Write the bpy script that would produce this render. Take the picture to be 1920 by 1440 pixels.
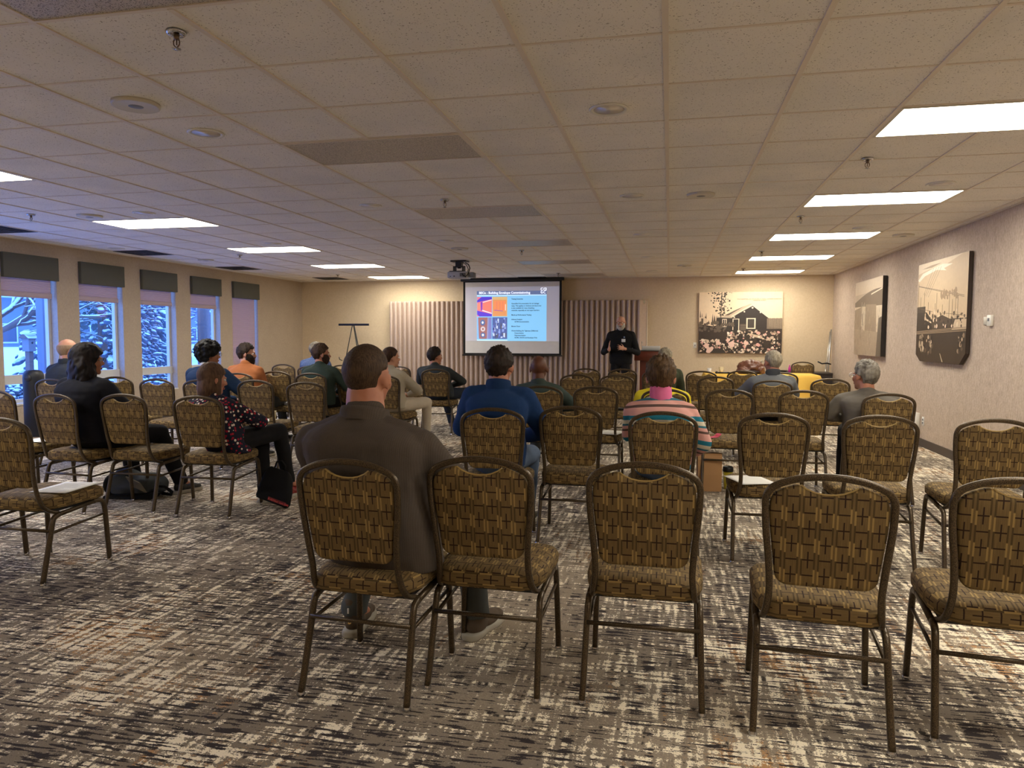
import bpy, bmesh, math, random
from mathutils import Vector, Matrix, noise
R = math.radians
PI = math.pi
col = bpy.context.scene.collection
sc = bpy.context.scene
for o in list(bpy.data.objects):
    bpy.data.objects.remove(o)

# ---------------------------------------------------------------- camera
cam_data = bpy.data.cameras.new('camera')
cam = bpy.data.objects.new('camera', cam_data)
col.objects.link(cam)
cam_data.sensor_width = 36.0
cam_data.lens = 36.0 * 1362.4 / 1920.0
cam_data.clip_start = 0.05
cam_data.clip_end = 300
EYE = 1.35
YAW, PITCH, ROLL = 0.21305, 0.06424, 0.00317
fwd = Vector((-math.sin(YAW) * math.cos(PITCH), math.cos(YAW) * math.cos(PITCH), -math.sin(PITCH)))
rgt = Vector((math.cos(YAW), math.sin(YAW), 0))
upv = rgt.cross(fwd)
r2 = rgt * math.cos(ROLL) + upv * math.sin(ROLL)
u2 = upv * math.cos(ROLL) - rgt * math.sin(ROLL)
cam.matrix_world = Matrix(((r2.x, u2.x, -fwd.x, 0), (r2.y, u2.y, -fwd.y, 0), (r2.z, u2.z, -fwd.z, EYE), (0, 0, 0, 1)))
sc.camera = cam

# ---------------------------------------------------------------- world, exposure
world = bpy.data.worlds.new('winter_dusk')
sc.world = world
world.use_nodes = True
bg = world.node_tree.nodes['Background']
bg.inputs[0].default_value = (0.10, 0.27, 1.0, 1)
bg.inputs[1].default_value = 2.1
sc.view_settings.view_transform = 'Standard'
sc.view_settings.look = 'None'
sc.view_settings.exposure = 1.82
sc.view_settings.gamma = 1.0
sc.view_settings.use_curve_mapping = False
sc.cycles.max_bounces = 7
sc.cycles.diffuse_bounces = 5
sc.cycles.glossy_bounces = 3
sc.cycles.transmission_bounces = 4
sc.cycles.caustics_reflective = False
sc.cycles.caustics_refractive = False
sc.cycles.sample_clamp_indirect = 6.0
LAMP = 6.2          # strength of the fluorescent diffusers
LAMP_COL = (1.0, 0.94, 0.81)

# ---------------------------------------------------------------- helpers
def empty(name, loc=(0, 0, 0), rz=0.0):
    o = bpy.data.objects.new(name, None)
    col.objects.link(o)
    o.location = loc
    o.rotation_euler = (0, 0, rz)
    o.empty_display_size = 0.1
    return o

def tag(o, label=None, cat=None, group=None, kind=None):
    if label: o['label'] = label
    if cat: o['category'] = cat
    if group: o['group'] = group
    if kind: o['kind'] = kind
    return o

def copy_tree(o, parent=None):
    c = o.copy()
    col.objects.link(c)
    c.parent = parent
    for ch in o.children:
        copy_tree(ch, c)
    return c

def srgb(r, g, b):
    f = lambda c: ((c / 255.0) / 12.92) if c / 255.0 <= 0.04045 else (((c / 255.0) + 0.055) / 1.055) ** 2.4
    return (f(r), f(g), f(b), 1.0)

bench = bpy.data.scenes.new('bench')      # an empty side scene in which modifiers are evaluated
def baked(o):
    bench.collection.objects.link(o)
    vl = bench.view_layers[0]
    vl.update()
    me = bpy.data.meshes.new_from_object(o.evaluated_get(vl.depsgraph))
    bench.collection.objects.unlink(o)
    return me

class MB:
    """collects shapes, then links them as one mesh object"""
    def __init__(s):
        s.v = []; s.f = []; s.m = []; s.sm = []
    def add(s, verts, faces, mi=0, smooth=True):
        n = len(s.v)
        s.v += [tuple(p) for p in verts]
        for f in faces:
            s.f.append(tuple(i + n for i in f)); s.m.append(mi); s.sm.append(smooth)
        return s
    def box(s, x0, x1, y0, y1, z0, z1, mi=0, M=None):
        vs = [Vector((x, y, z)) for z in (z0, z1) for y in (y0, y1) for x in (x0, x1)]
        if M: vs = [M @ v for v in vs]
        return s.add(vs, [(0, 2, 3, 1), (4, 5, 7, 6), (0, 1, 5, 4), (2, 6, 7, 3), (0, 4, 6, 2), (1, 3, 7, 5)], mi, False)
    def rbox(s, x0, x1, y0, y1, z0, z1, r=0.01, mi=0, M=None, seg=3):
        """box with rounded vertical corners and softened top and bottom edges"""
        def ring(ins, z):
            out = []
            rr = max(r - ins * 0.5, r * 0.3)
            for cx, cy, a0 in ((x1 - rr - ins, y1 - rr - ins, 0), (x0 + rr + ins, y1 - rr - ins, 90), (x0 + rr + ins, y0 + rr + ins, 180), (x1 - rr - ins, y0 + rr + ins, 270)):
                for k in range(seg + 1):
                    a = R(a0 + 90 * k / seg)
                    out.append(Vector((cx + rr * math.cos(a), cy + rr * math.sin(a), z)))
            return out
        e = min(r * 0.5, (z1 - z0) * 0.3)
        rings = [ring(e, z0), ring(0, z0 + e), ring(0, z1 - e), ring(e, z1)]
        return s.loft(rings, mi, M=M)
    def loft(s, rings, mi=0, caps=True, M=None, smooth=True, closed=True):
        n = len(rings[0]); vs = []
        for r_ in rings:
            vs += [(M @ Vector(p)) if M else Vector(p) for p in r_]
        fs = []
        for i in range(len(rings) - 1):
            for j in range(n if closed else n - 1):
                k = (j + 1) % n
                fs.append((i * n + j, i * n + k, (i + 1) * n + k, (i + 1) * n + j))
        if caps:
            fs.append(tuple(reversed(range(n))))
            fs.append(tuple(range((len(rings) - 1) * n, len(rings) * n)))
        return s.add(vs, fs, mi, smooth)
    def ell(s, c, r, M=None, seg=16, rings=10, mi=0, fn=None):
        vs = [Vector((0, 0, -1))]
        for i in range(1, rings):
            t = -PI / 2 + PI * i / rings
            for j in range(seg):
                a = 2 * PI * j / seg
                vs.append(Vector((math.cos(t) * math.cos(a), math.cos(t) * math.sin(a), math.sin(t))))
        vs.append(Vector((0, 0, 1)))
        if fn: vs = [fn(v) for v in vs]
        vs = [Vector((c[0] + v.x * r[0], c[1] + v.y * r[1], c[2] + v.z * r[2])) for v in vs]
        if M: vs = [M @ v for v in vs]
        fs = [(0, 1 + (j + 1) % seg, 1 + j) for j in range(seg)]
        for i in range(rings - 2):
            for j in range(seg):
                a = 1 + i * seg + j; b = 1 + i * seg + (j + 1) % seg
                fs.append((a, b, b + seg, a + seg))
        l = len(vs) - 1; b0 = 1 + (rings - 2) * seg
        fs += [(b0 + j, b0 + (j + 1) % seg, l) for j in range(seg)]
        return s.add(vs, fs, mi)
    def cap(s, a, b, ra, rb, M=None, seg=14, mi=0, flat=1.0, side=None):
        """tapered capsule from a to b"""
        a = Vector(a); b = Vector(b)
        d = (b - a); L = d.length or 1e-6; d = d / L
        x = d.orthogonal().normalized() if side is None else (Vector(side) - d * Vector(side).dot(d)).normalized()
        y = d.cross(x)
        rings = []
        for t in (-0.999, -0.85, -0.5, 0):
            rings.append((a + d * (t * ra), ra * math.sqrt(max(1 - t * t, 0.0005))))
        for t in (0, 0.5, 0.85, 0.999):
            rings.append((b + d * (t * rb), rb * math.sqrt(max(1 - t * t, 0.0005))))
        rr = [[p + x * (q * math.cos(2 * PI * k / seg)) + y * (q * flat * math.sin(2 * PI * k / seg)) for k in range(seg)] for p, q in rings]
        return s.loft(rr, mi, M=M)
    def cyl(s, a, b, r, r2=None, seg=16, mi=0, smooth=True, M=None):
        a = Vector(a); b = Vector(b); r2 = r if r2 is None else r2
        d = (b - a).normalized(); x = d.orthogonal().normalized(); y = d.cross(x)
        rr = [[p + x * (q * math.cos(2 * PI * k / seg)) + y * (q * math.sin(2 * PI * k / seg)) for k in range(seg)] for p, q in ((a, r), (b, r2))]
        return s.loft(rr, mi, smooth=smooth, M=M)
    def sweep(s, path, w, h, binorm=(0, 1, 0), mi=0, rnd=0.35, ends=True):
        """rounded rectangular bar along a path; w in the bending plane, h along binorm"""
        path = [Vector(p) for p in path]; bn = Vector(binorm).normalized()
        prof = []
        c = rnd * min(w, h)
        for sx, sy in ((1, 1), (-1, 1), (-1, -1), (1, -1)):
            pts = [(sx * (w / 2), sy * (h / 2 - c)), (sx * (w / 2 - c * .3), sy * (h / 2 - c * .3)), (sx * (w / 2 - c), sy * (h / 2))]
            if sx * sy < 0: pts.reverse()
            prof += pts
        rings = []
        for i, p in enumerate(path):
            t = (path[min(i + 1, len(path) - 1)] - path[max(i - 1, 0)]).normalized()
            n = bn.cross(t).normalized()
            b = t.cross(n).normalized()
            k = 1.0
            if 0 < i < len(path) - 1:
                t1 = (path[i] - path[i - 1]).normalized(); t2 = (path[i + 1] - path[i]).normalized()
                k = 1.0 / max(math.cos(t1.angle(t2, 0) / 2), 0.6)
            rings.append([p + n * (x * k) + b * y for x, y in prof])
        return s.loft(rings, mi, caps=ends)
    def tube(s, path, r, seg=8, mi=0, M=None):
        path = [Vector(p) for p in path]
        rings = []; x = None
        for i, p in enumerate(path):
            t = (path[min(i + 1, len(path) - 1)] - path[max(i - 1, 0)]).normalized()
            if x is None: x = t.orthogonal().normalized()
            x = (x - t * x.dot(t)).normalized(); y = t.cross(x)
            rings.append([p + x * (r * math.cos(2 * PI * k / seg)) + y * (r * math.sin(2 * PI * k / seg)) for k in range(seg)])
        return s.loft(rings, mi, M=M)
    def poly(s, pts, mi=0):
        return s.add(pts, [tuple(range(len(pts)))], mi, False)
    def prism(s, pts, off, mi=0):
        n = len(pts); off = Vector(off)
        vs = [Vector(p) for p in pts] + [Vector(p) + off for p in pts]
        fs = [tuple(reversed(range(n))), tuple(range(n, 2 * n))] + [(j, (j + 1) % n, n + (j + 1) % n, n + j) for j in range(n)]
        return s.add(vs, fs, mi, False)
    def lathe(s, prof, c=(0, 0, 0), seg=24, mi=0, smooth=True):
        rings = [[Vector((c[0] + r_ * math.cos(2 * PI * k / seg), c[1] + r_ * math.sin(2 * PI * k / seg), c[2] + z)) for k in range(seg)] for r_, z in prof]
        return s.loft(rings, mi, smooth=smooth)
    def mesh(s, name, mats):
        me = bpy.data.meshes.new(name)
        me.from_pydata(s.v, [], s.f)
        for m in (mats if isinstance(mats, (list, tuple)) else [mats]): me.materials.append(m)
        me.polygons.foreach_set('material_index', s.m)
        me.polygons.foreach_set('use_smooth', s.sm)
        bm = bmesh.new(); bm.from_mesh(me)
        bmesh.ops.recalc_face_normals(bm, faces=bm.faces)
        bm.to_mesh(me); bm.free()
        me.update()
        return me
    def build(s, name, mats, parent=None, edge=None, bevel=0.0):
        me = s.mesh(name, mats)
        o = bpy.data.objects.new(name, me)
        col.objects.link(o)
        o.parent = parent
        if bevel:
            b = o.modifiers.new('b', 'BEVEL'); b.width = bevel; b.segments = 2; b.limit_method = 'ANGLE'
        return o
    def fuse(s, name, mats, parent=None, voxel=0.01, smooth=3, disp=None):
        """merge all the overlapping shapes into one continuous skin"""
        me = s.mesh(name, mats)
        o = bpy.data.objects.new(name, me)
        rm = o.modifiers.new('r', 'REMESH'); rm.mode = 'VOXEL'; rm.voxel_size = voxel; rm.use_smooth_shade = True
        if smooth:
            sm = o.modifiers.new('s', 'SMOOTH'); sm.iterations = smooth; sm.factor = 0.5
        me2 = baked(o)
        me2.name = name
        if disp:
            new = [disp(v.co, v.normal) for v in me2.vertices]
            me2.vertices.foreach_set('co', [q for p in new for q in p]); me2.update()
        o.modifiers.clear()
        o.data = me2
        if not me2.materials:
            for m in (mats if isinstance(mats, (list, tuple)) else [mats]): me2.materials.append(m)
        col.objects.link(o)
        o.parent = parent
        return o

def struct(o, **k):
    o['kind'] = 'structure'
    return o

# ---------------------------------------------------------------- materials
class NT:
    def __init__(s, name):
        s.mat = bpy.data.materials.new(name); s.mat.use_nodes = True
        s.t = s.mat.node_tree; s.b = s.t.nodes['Principled BSDF']
    def n(s, typ, **k):
        nd = s.t.nodes.new(typ)
        for a, b in k.items(): setattr(nd, a, b)
        return nd
    def l(s, a, b): s.t.links.new(a, b)
    def put(s, sock, v):
        if isinstance(v, bpy.types.NodeSocket): s.l(v, sock)
        else: sock.default_value = v
    def m(s, op, a, b=0.0, c=0.0, clamp=False):
        nd = s.n('ShaderNodeMath', operation=op, use_clamp=clamp)
        s.put(nd.inputs[0], a); s.put(nd.inputs[1], b); s.put(nd.inputs[2], c)
        return nd.outputs[0]
    def mix(s, f, a, b):
        nd = s.n('ShaderNodeMix', data_type='RGBA')
        s.put(nd.inputs[0], f); s.put(nd.inputs[6], a); s.put(nd.inputs[7], b)
        return nd.outputs[2]
    def co(s, kind='Object'):
        return s.n('ShaderNodeTexCoord').outputs[kind]
    def xyz(s, v):
        nd = s.n('ShaderNodeSeparateXYZ'); s.l(v, nd.inputs[0]); return nd.outputs
    def scale(s, v, sx, sy, sz):
        nd = s.n('ShaderNodeMapping'); s.l(v, nd.inputs[0]); nd.inputs['Scale'].default_value = (sx, sy, sz); return nd.outputs[0]
    def noise(s, v, sc=5.0, det=2.0, rough=0.5):
        nd = s.n('ShaderNodeTexNoise'); s.l(v, nd.inputs['Vector'])
        nd.inputs['Scale'].default_value = sc; nd.inputs['Detail'].default_value = det; nd.inputs['Roughness'].default_value = rough
        return nd.outputs[0]
    def vor(s, v, sc=5.0, out='Distance', feat='F1'):
        nd = s.n('ShaderNodeTexVoronoi', feature=feat); s.l(v, nd.inputs['Vector']); nd.inputs['Scale'].default_value = sc
        return nd.outputs[out]
    def step(s, v, lo, hi):
        nd = s.n('ShaderNodeMapRange'); s.l(v, nd.inputs[0]); nd.inputs[1].default_value = lo; nd.inputs[2].default_value = hi
        nd.clamp = True
        return nd.outputs[0]
    def bump(s, h, st=0.3, d=0.01):
        nd = s.n('ShaderNodeBump'); nd.inputs['Strength'].default_value = st; nd.inputs['Distance'].default_value = d
        s.l(h, nd.inputs['Height']); s.l(nd.outputs[0], s.b.inputs['Normal'])
    def done(s, c, rough=0.6, metal=0.0, spec=None):
        s.put(s.b.inputs['Base Color'], c)
        s.b.inputs['Roughness'].default_value = rough
        s.b.inputs['Metallic'].default_value = metal
        if spec is not None: s.b.inputs['Specular IOR Level'].default_value = spec
        return s.mat

def plain(name, c, rough=0.5, metal=0.0, var=0.06, sc=8.0, bump=0.0, spec=None):
    """paint, plastic or metal with a slight procedural mottling"""
    t = NT(name); c = srgb(*c)
    nz = t.noise(t.co(), sc, 3.0)
    d = tuple(x * (1 - var) for x in c[:3]) + (1,); e = tuple(min(1, x * (1 + var)) for x in c[:3]) + (1,)
    cc = t.mix(nz, d, e)
    if bump: t.bump(t.noise(t.co(), sc * 12, 2.0), bump, 0.002)
    return t.done(cc, rough, metal, spec)

def glow(name, c, s, base=(0.8, 0.8, 0.8, 1)):
    t = NT(name)
    t.b.inputs['Emission Color'].default_value = c; t.b.inputs['Emission Strength'].default_value = s
    return t.done(base, 0.5)

def cloth(name, c, rough=0.9, weave=400.0, var=0.18, fold=0.25):
    t = NT(name); c = srgb(*c)
    o = t.co()
    nz = t.noise(o, 9.0, 3.0); fine = t.noise(o, weave, 1.0)
    d = tuple(x * (1 - var) for x in c[:3]) + (1,); e = tuple(min(1, x * (1 + var)) for x in c[:3]) + (1,)
    f = t.m('ADD', t.m('MULTIPLY', nz, 0.6), t.m('MULTIPLY', fine, 0.4))
    t.bump(t.m('ADD', t.noise(t.scale(o, 1, 1, 2.2), 5.0, 2.0), t.m('MULTIPLY', fine, 0.04)), fold, 0.05)
    return t.done(t.mix(f, d, e), rough, spec=0.2)
# ---------------------------------------------------------------- surface materials
def carpet_mat():
    t = NT('plaid_carpet'); o = t.co()
    sp = t.noise(o, 170.0, 1.0, 0.6)
    sp2 = t.noise(o, 75.0, 1.0)
    fuzz = t.m('MULTIPLY', t.m('SUBTRACT', sp, 0.5), 0.40)
    fuzz2 = t.m('MULTIPLY', t.m('SUBTRACT', sp2, 0.5), 0.22)
    fz = t.m('ADD', fuzz, fuzz2)
    def band(sx, sy, off, det=1.0):
        mp = t.n('ShaderNodeMapping'); t.l(o, mp.inputs[0]); mp.inputs['Scale'].default_value = (sx, sy, 1); mp.inputs['Location'].default_value = (off, off * 1.7, 0)
        return t.noise(mp.outputs[0], 1.0, det, 0.5)
    warp_x = band(8, 66, 3.1)       # thin dashes running across the room
    warp_x2 = band(4.5, 40, 9.7)
    warp_y = band(44, 5, 5.5)       # bands running towards the screen
    warp_y2 = band(24, 3.2, 12.3)
    patch = band(1.1, 1.1, 2.2, 2.0)
    patch2 = band(0.8, 0.9, 7.9, 2.0)
    base = t.mix(t.step(t.m('ADD', patch2, t.m('MULTIPLY', fz, 0.8)), 0.47, 0.60), srgb(132, 121, 108), srgb(158, 144, 126))
    # tan
    tan_f = t.step(t.m('ADD', t.m('ADD', t.m('MULTIPLY', patch, 0.8), t.m('MULTIPLY', warp_y2, 0.35)), fz), 0.66, 0.72)
    c = t.mix(tan_f, base, srgb(186, 142, 98))
    # cream
    cr = t.m('ADD', t.m('ADD', t.m('MULTIPLY', warp_y, 0.55), t.m('MULTIPLY', warp_x2, 0.55)), t.m('ADD', t.m('MULTIPLY', t.m('SUBTRACT', patch, 0.5), 0.35), t.m('MULTIPLY', fz, 0.9)))
    c = t.mix(t.step(cr, 0.585, 0.625), c, srgb(246, 234, 210))
    # charcoal
    dk = t.m('ADD', t.m('ADD', t.m('MULTIPLY', warp_x, 0.85), t.m('MULTIPLY', warp_y2, 0.35)), t.m('ADD', t.m('MULTIPLY', t.m('SUBTRACT', patch2, 0.5), -0.35), t.m('MULTIPLY', fz, 0.55)))
    c = t.mix(t.step(dk, 0.665, 0.70), c, srgb(60, 54, 54))
    dk2 = t.m('ADD', t.m('MULTIPLY', warp_y, -0.6), t.m('ADD', t.m('MULTIPLY', warp_x2, 0.45), t.m('MULTIPLY', fz, 0.5)))
    c = t.mix(t.step(dk2, 0.06, 0.10), c, srgb(70, 64, 60))
    t.bump(sp, 0.6, 0.006)
    return t.done(c, 0.95, spec=0.1)

def tile_mat():
    t = NT('mineral_fibre_tile'); o = t.co()
    g = 0.6096
    x = t.xyz(o)
    ix = t.m('FLOOR', t.m('DIVIDE', t.m('ADD', x[0], 0.0613 * g), g)); iy = t.m('FLOOR', t.m('DIVIDE', t.m('SUBTRACT', x[1], 5.0878 * g), g))
    cmb = t.n('ShaderNodeCombineXYZ'); t.l(ix, cmb.inputs[0]); t.l(iy, cmb.inputs[1])
    wn = t.n('ShaderNodeTexWhiteNoise', noise_dimensions='2D'); t.l(cmb.outputs[0], wn.inputs[0])
    pits = t.noise(o, 110.0, 2.0, 0.7)
    pf = t.step(pits, 0.36, 0.30)
    stain = t.noise(o, 2.3, 3.0)
    b = t.mix(wn.outputs[0], srgb(226, 222, 214), srgb(234, 230, 222))
    b = t.mix(t.step(stain, 0.35, 0.7), b, srgb(240, 234, 224))
    c = t.mix(t.m('MULTIPLY', t.m('SUBTRACT', 1.0, pf), 1.0), srgb(128, 118, 106), b) if False else t.mix(t.step(pits, 0.37, 0.31), b, srgb(132, 122, 110))
    t.bump(pits, 0.5, 0.003)
    return t.done(c, 0.9, spec=0.15)

def wallpaper_mat(name, a, b, sx=60, sy=60, sz=9, blotch=7.0):
    t = NT(name); o = t.co()
    n1 = t.noise(t.scale(o, sx, sy, sz), 1.0, 3.0, 0.6); n2 = t.noise(o, blotch, 3.0, 0.6); n3 = t.noise(o, 45.0, 2.0)
    f = t.m('ADD', t.m('MULTIPLY', n1, 0.45), t.m('ADD', t.m('MULTIPLY', n2, 0.25), t.m('MULTIPLY', n3, 0.3)))
    t.bump(t.m('ADD', n1, n3), 0.35, 0.004)
    return t.done(t.mix(t.step(f, 0.36, 0.64), srgb(*a), srgb(*b)), 0.85, spec=0.2)

def fabric_mat():
    t = NT('patterned_upholstery'); uv = t.co('UV')
    x = t.xyz(uv); u, v = x[0], x[1]
    PX, PY = 0.052, 0.054
    uu = t.m('DIVIDE', u, PX); vv = t.m('DIVIDE', v, PY)
    fu = t.m('FRACT', uu); cu = t.m('FLOOR', uu); fv = t.m('FRACT', vv)
    uh = t.m('FRACT', t.m('ADD', uu, 0.5)); ch = t.m('FLOOR', t.m('ADD', uu, 0.5))
    def lt(a, b): return t.m('LESS_THAN', a, b)
    def near(a, c): return t.m('ABSOLUTE', t.m('SUBTRACT', a, c))
    hz = t.m('MULTIPLY', lt(near(fv, 0.5), 0.045), t.m('GREATER_THAN', near(uh, 0.5), 0.17))
    # strokes: every column, alternate rows
    ph = t.m('FRACT', t.m('ADD', t.m('MULTIPLY', t.m('ADD', vv, cu), 0.5), 0.25))
    st = t.m('MULTIPLY', lt(near(fu, 0.5), 0.042), lt(near(ph, 0.5), 0.27))
    def bar(off, shift):
        inb = lt(near(uh, off), 0.055)
        s1 = t.m('FRACT', t.m('ADD', t.m('ADD', t.m('MULTIPLY', vv, 0.5), shift), t.m('MULTIPLY', t.m('FRACT', t.m('MULTIPLY', ch, 0.5)), 0.34)))
        light = t.m('MULTIPLY', inb, lt(s1, 0.44))
        dark = t.m('MULTIPLY', inb, t.m('GREATER_THAN', s1, 0.46))
        return light, dark
    l1, d1 = bar(0.38, 0.0); l2, d2 = bar(0.62, 0.05)
    streak = t.noise(t.scale(uv, 520, 14, 1), 1.0, 2.0)
    base = t.mix(t.step(streak, 0.35, 0.65), srgb(104, 84, 52), srgb(120, 99, 63))
    c = t.mix(t.m('MAXIMUM', d1, d2), base, srgb(80, 64, 38))
    c = t.mix(t.m('MAXIMUM', l1, l2), c, srgb(154, 128, 78))
    c = t.mix(t.m('MAXIMUM', hz, st), c, srgb(48, 31, 21))
    t.bump(t.noise(uv, 900.0, 1.0), 0.25, 0.001)
    return t.done(c, 0.8, spec=0.25)

def bronze_mat():
    t = NT('hammered_bronze_paint'); o = t.co()
    n = t.noise(o, 160.0, 2.0); n2 = t.noise(o, 420.0, 1.0)
    c = t.mix(t.step(n2, 0.4, 0.62), srgb(50, 40, 30), srgb(100, 84, 61))
    t.bump(n, 0.35, 0.002)
    return t.done(c, 0.33, 0.45)

def slats_mat(name, a, b, pitch=0.019, axis=2, rough=0.8, trans=0.0):
    """pleated or slatted surface, lines across one axis"""
    t = NT(name); x = t.xyz(t.co())
    f = t.m('PINGPONG', t.m('DIVIDE', x[axis], pitch), 1.0)
    t.bump(f, 0.8, 0.01)
    m = t.done(t.mix(f, srgb(*a), srgb(*b)), rough)
    if trans:
        tr = t.n('ShaderNodeBsdfTranslucent'); tr.inputs[0].default_value = srgb(*b)
        mx = t.n('ShaderNodeMixShader'); mx.inputs[0].default_value = trans
        out = t.t.nodes['Material Output']
        t.l(t.b.outputs[0], mx.inputs[1]); t.l(tr.outputs[0], mx.inputs[2]); t.l(mx.outputs[0], out.inputs[0])
    return m

M = {}
M['carpet'] = carpet_mat()
M['tile'] = tile_mat()
M['tee'] = plain('painted_ceiling_tee', (222, 210, 194), 0.5)
M['wall_right'] = wallpaper_mat('mottled_wallpaper', (172, 154, 136), (206, 188, 170), 46, 46, 14, 9.0)
M['wall_back'] = wallpaper_mat('beige_wall_paint', (208, 188, 156), (218, 199, 168), 30, 30, 30, 3.0)
M['wall_left'] = wallpaper_mat('taupe_wall_backlit', (172, 156, 136), (186, 170, 150), 40, 40, 30, 4.0)  # taupe wall darkened in its colour for the backlight from the windows
M['base'] = plain('dark_rubber_baseboard', (70, 60, 55), 0.5)
M['fabric'] = fabric_mat()
M['bronze'] = bronze_mat()
M['chrome'] = plain('chrome', (200, 200, 205), 0.15, 1.0)
M['white'] = plain('white_plastic', (225, 222, 212), 0.4)
M['offwhite'] = plain('aged_white_enamel', (205, 198, 182), 0.45)
M['black'] = plain('black_plastic', (22, 22, 24), 0.4)
M['blackcloth'] = cloth('black_nylon', (22, 22, 24), 0.8)
M['grey'] = plain('grey_plastic', (120, 120, 122), 0.5)
M['darkgrey'] = plain('dark_grey_metal', (50, 50, 52), 0.5)
M['paper'] = plain('white_paper', (232, 230, 224), 0.8)
M['lamp'] = glow('lit_prismatic_diffuser', LAMP_COL + (1,), LAMP)
M['valance'] = cloth('grey_green_valance_fabric', (92, 92, 84), 0.9, 300, 0.1, 0.02)
M['blind'] = slats_mat('pleated_shade', (196, 168, 164), (238, 206, 198), 0.0095, 2, 0.8, 0.30)
M['blindrail'] = plain('shade_bottom_rail', (176, 156, 166), 0.5)
M['frame'] = plain('white_window_frame', (205, 205, 200), 0.4)
M['mahogany'] = plain('mahogany_veneer', (96, 42, 26), 0.35, 0, 0.3, 14.0)
M['yellow'] = cloth('golden_tablecloth', (232, 188, 88), 0.8, 500, 0.05, 0.1)
M['darktable'] = plain('dark_laminate', (58, 50, 48), 0.5)
M['silver'] = plain('brushed_aluminium', (190, 188, 184), 0.3, 0.8)
def glass_mat():
    t = NT('window_glass')
    gl = t.n('ShaderNodeBsdfGlossy'); gl.inputs['Roughness'].default_value = 0.02
    tr = t.n('ShaderNodeBsdfTransparent')
    mx = t.n('ShaderNodeMixShader'); mx.inputs[0].default_value = 0.05
    t.l(tr.outputs[0], mx.inputs[1]); t.l(gl.outputs[0], mx.inputs[2])
    t.l(mx.outputs[0], t.t.nodes['Material Output'].inputs[0])
    return t.mat
M['glass'] = glass_mat()

# ---------------------------------------------------------------- room shell
H = 2.583
XL, XR, YB, YF = -8.2, 3.11, 15.25, -2.6
G = 0.6096
X0, Y0 = -0.0613, 5.0878
gx = lambda i: (i + X0) * G
gy = lambda j: (j + Y0) * G

struct(MB().box(XL - 0.2, XR + 0.2, YF - 0.2, YB + 0.2, -0.12, 0.0).build('floor', M['carpet']))
struct(MB().box(XL - 0.2, XR + 0.2, YF - 0.2, YB + 0.2, H + 0.0045, H + 0.12).build('ceiling', M['tile']))
struct(MB().box(XR, XR + 0.15, YF, YB, 0, H).build('wall_right', M['wall_right']))
struct(MB().box(XL, XR, YB, YB + 0.15, 0, H).build('wall_back', M['wall_back']))
struct(MB().box(XL, XR, YF - 0.15, YF, 0, H).build('wall_front', M['wall_back']))
struct(MB().box(XR - 0.012, XR, YF, YB, 0, 0.10).build('baseboard_right', M['base']))
struct(MB().box(XL, XR, YB - 0.012, YB, 0, 0.10).build('baseboard_back', M['base']))
struct(MB().box(XL, XL + 0.012, YF, YB, 0, 0.10).build('baseboard_left', M['base']))

# window wall
WT, WB = 2.40, 0.47
wins = [(7.60 - 1.235 * k, 8.45 - 1.235 * k) for k in (4, 3, 2, 1)] + [(7.60, 8.45), (8.83, 9.675), (10.06, 10.90), (11.29, 12.14), (12.53, 13.42)]  # first four windows are out of view, added for their daylight
T = 0.17
wl = MB()
wl.box(XL - T, XL, YF, YB, 0, WB); wl.box(XL - T, XL, YF, YB, WT, H)
ys = [YF] + [y for w in wins for y in w] + [YB]
for k in range(0, len(ys), 2):
    wl.box(XL - T, XL, ys[k], ys[k + 1], WB, WT)
struct(wl.build('wall_left', M['wall_left']))
for k, (a, b) in enumerate(wins):
    last = k == len(wins) - 1
    w = MB()
    x0, x1 = XL - 0.165, XL - 0.11
    fr = 0.045
    w.box(x0, x1, a, a + fr, WB, WT); w.box(x0, x1, b - fr, b, WB, WT)
    w.box(x0, x1, a, b, WB, WB + 0.05); w.box(x0, x1, a, b, WT - 0.05, WT)
    w.box(x0, x1 + 0.015, a, b, 0.72, 0.84)
    w.box(XL - 0.11, XL + 0.015, a, b, WB - 0.02, WB + 0.004)   # sill board
    wo = struct(w.build('window_%d' % (k + 1), M['frame']))
    struct(MB().box(XL - 0.142, XL - 0.138, a + fr, b - fr, WB + 0.05, WT - 0.05).build('window_glass', M['glass'], wo))
    # valance and shade: things of their own
    which = ['', '', '', '', 'nearest of the windows in view', 'behind the dark-haired woman in black', 'third of the five windows in view', 'behind the curly-haired man', 'nearest the back corner'][k]
    if k >= 4:
        v = empty('window_valance', (XL, (a + b) / 2, 2.09))
        tag(v, 'grey-green fabric box valance over the window, ' + which, 'valance', 'valances over the windows')
        MB().rbox(0.0, 0.05, -(b - a) / 2 + .002, (b - a) / 2 - .002, 0, 0.31, 0.004).build('valance_face', M['valance'], v)
        s = empty('pleated_shade', (XL - 0.055, (a + b) / 2, 0.5))
        zb = 0.02 if last else 1.35
        tag(s, ('pale pink pleated shade lowered all the way, ' if last else 'pale pink pleated shade drawn up under the valance, ') + which, 'blind', None if last else 'raised pleated shades')
        MB().box(-0.006, 0.006, -(b - a) / 2 + 0.03, (b - a) / 2 - 0.05, zb + 0.06, 1.86).build('shade_fabric', M['blind'], s)
        MB().rbox(-0.016, 0.016, -(b - a) / 2 + 0.02, (b - a) / 2 - 0.04, zb, zb + 0.07, 0.004).build('bottom_rail', M['blindrail'], s)
    
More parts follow.
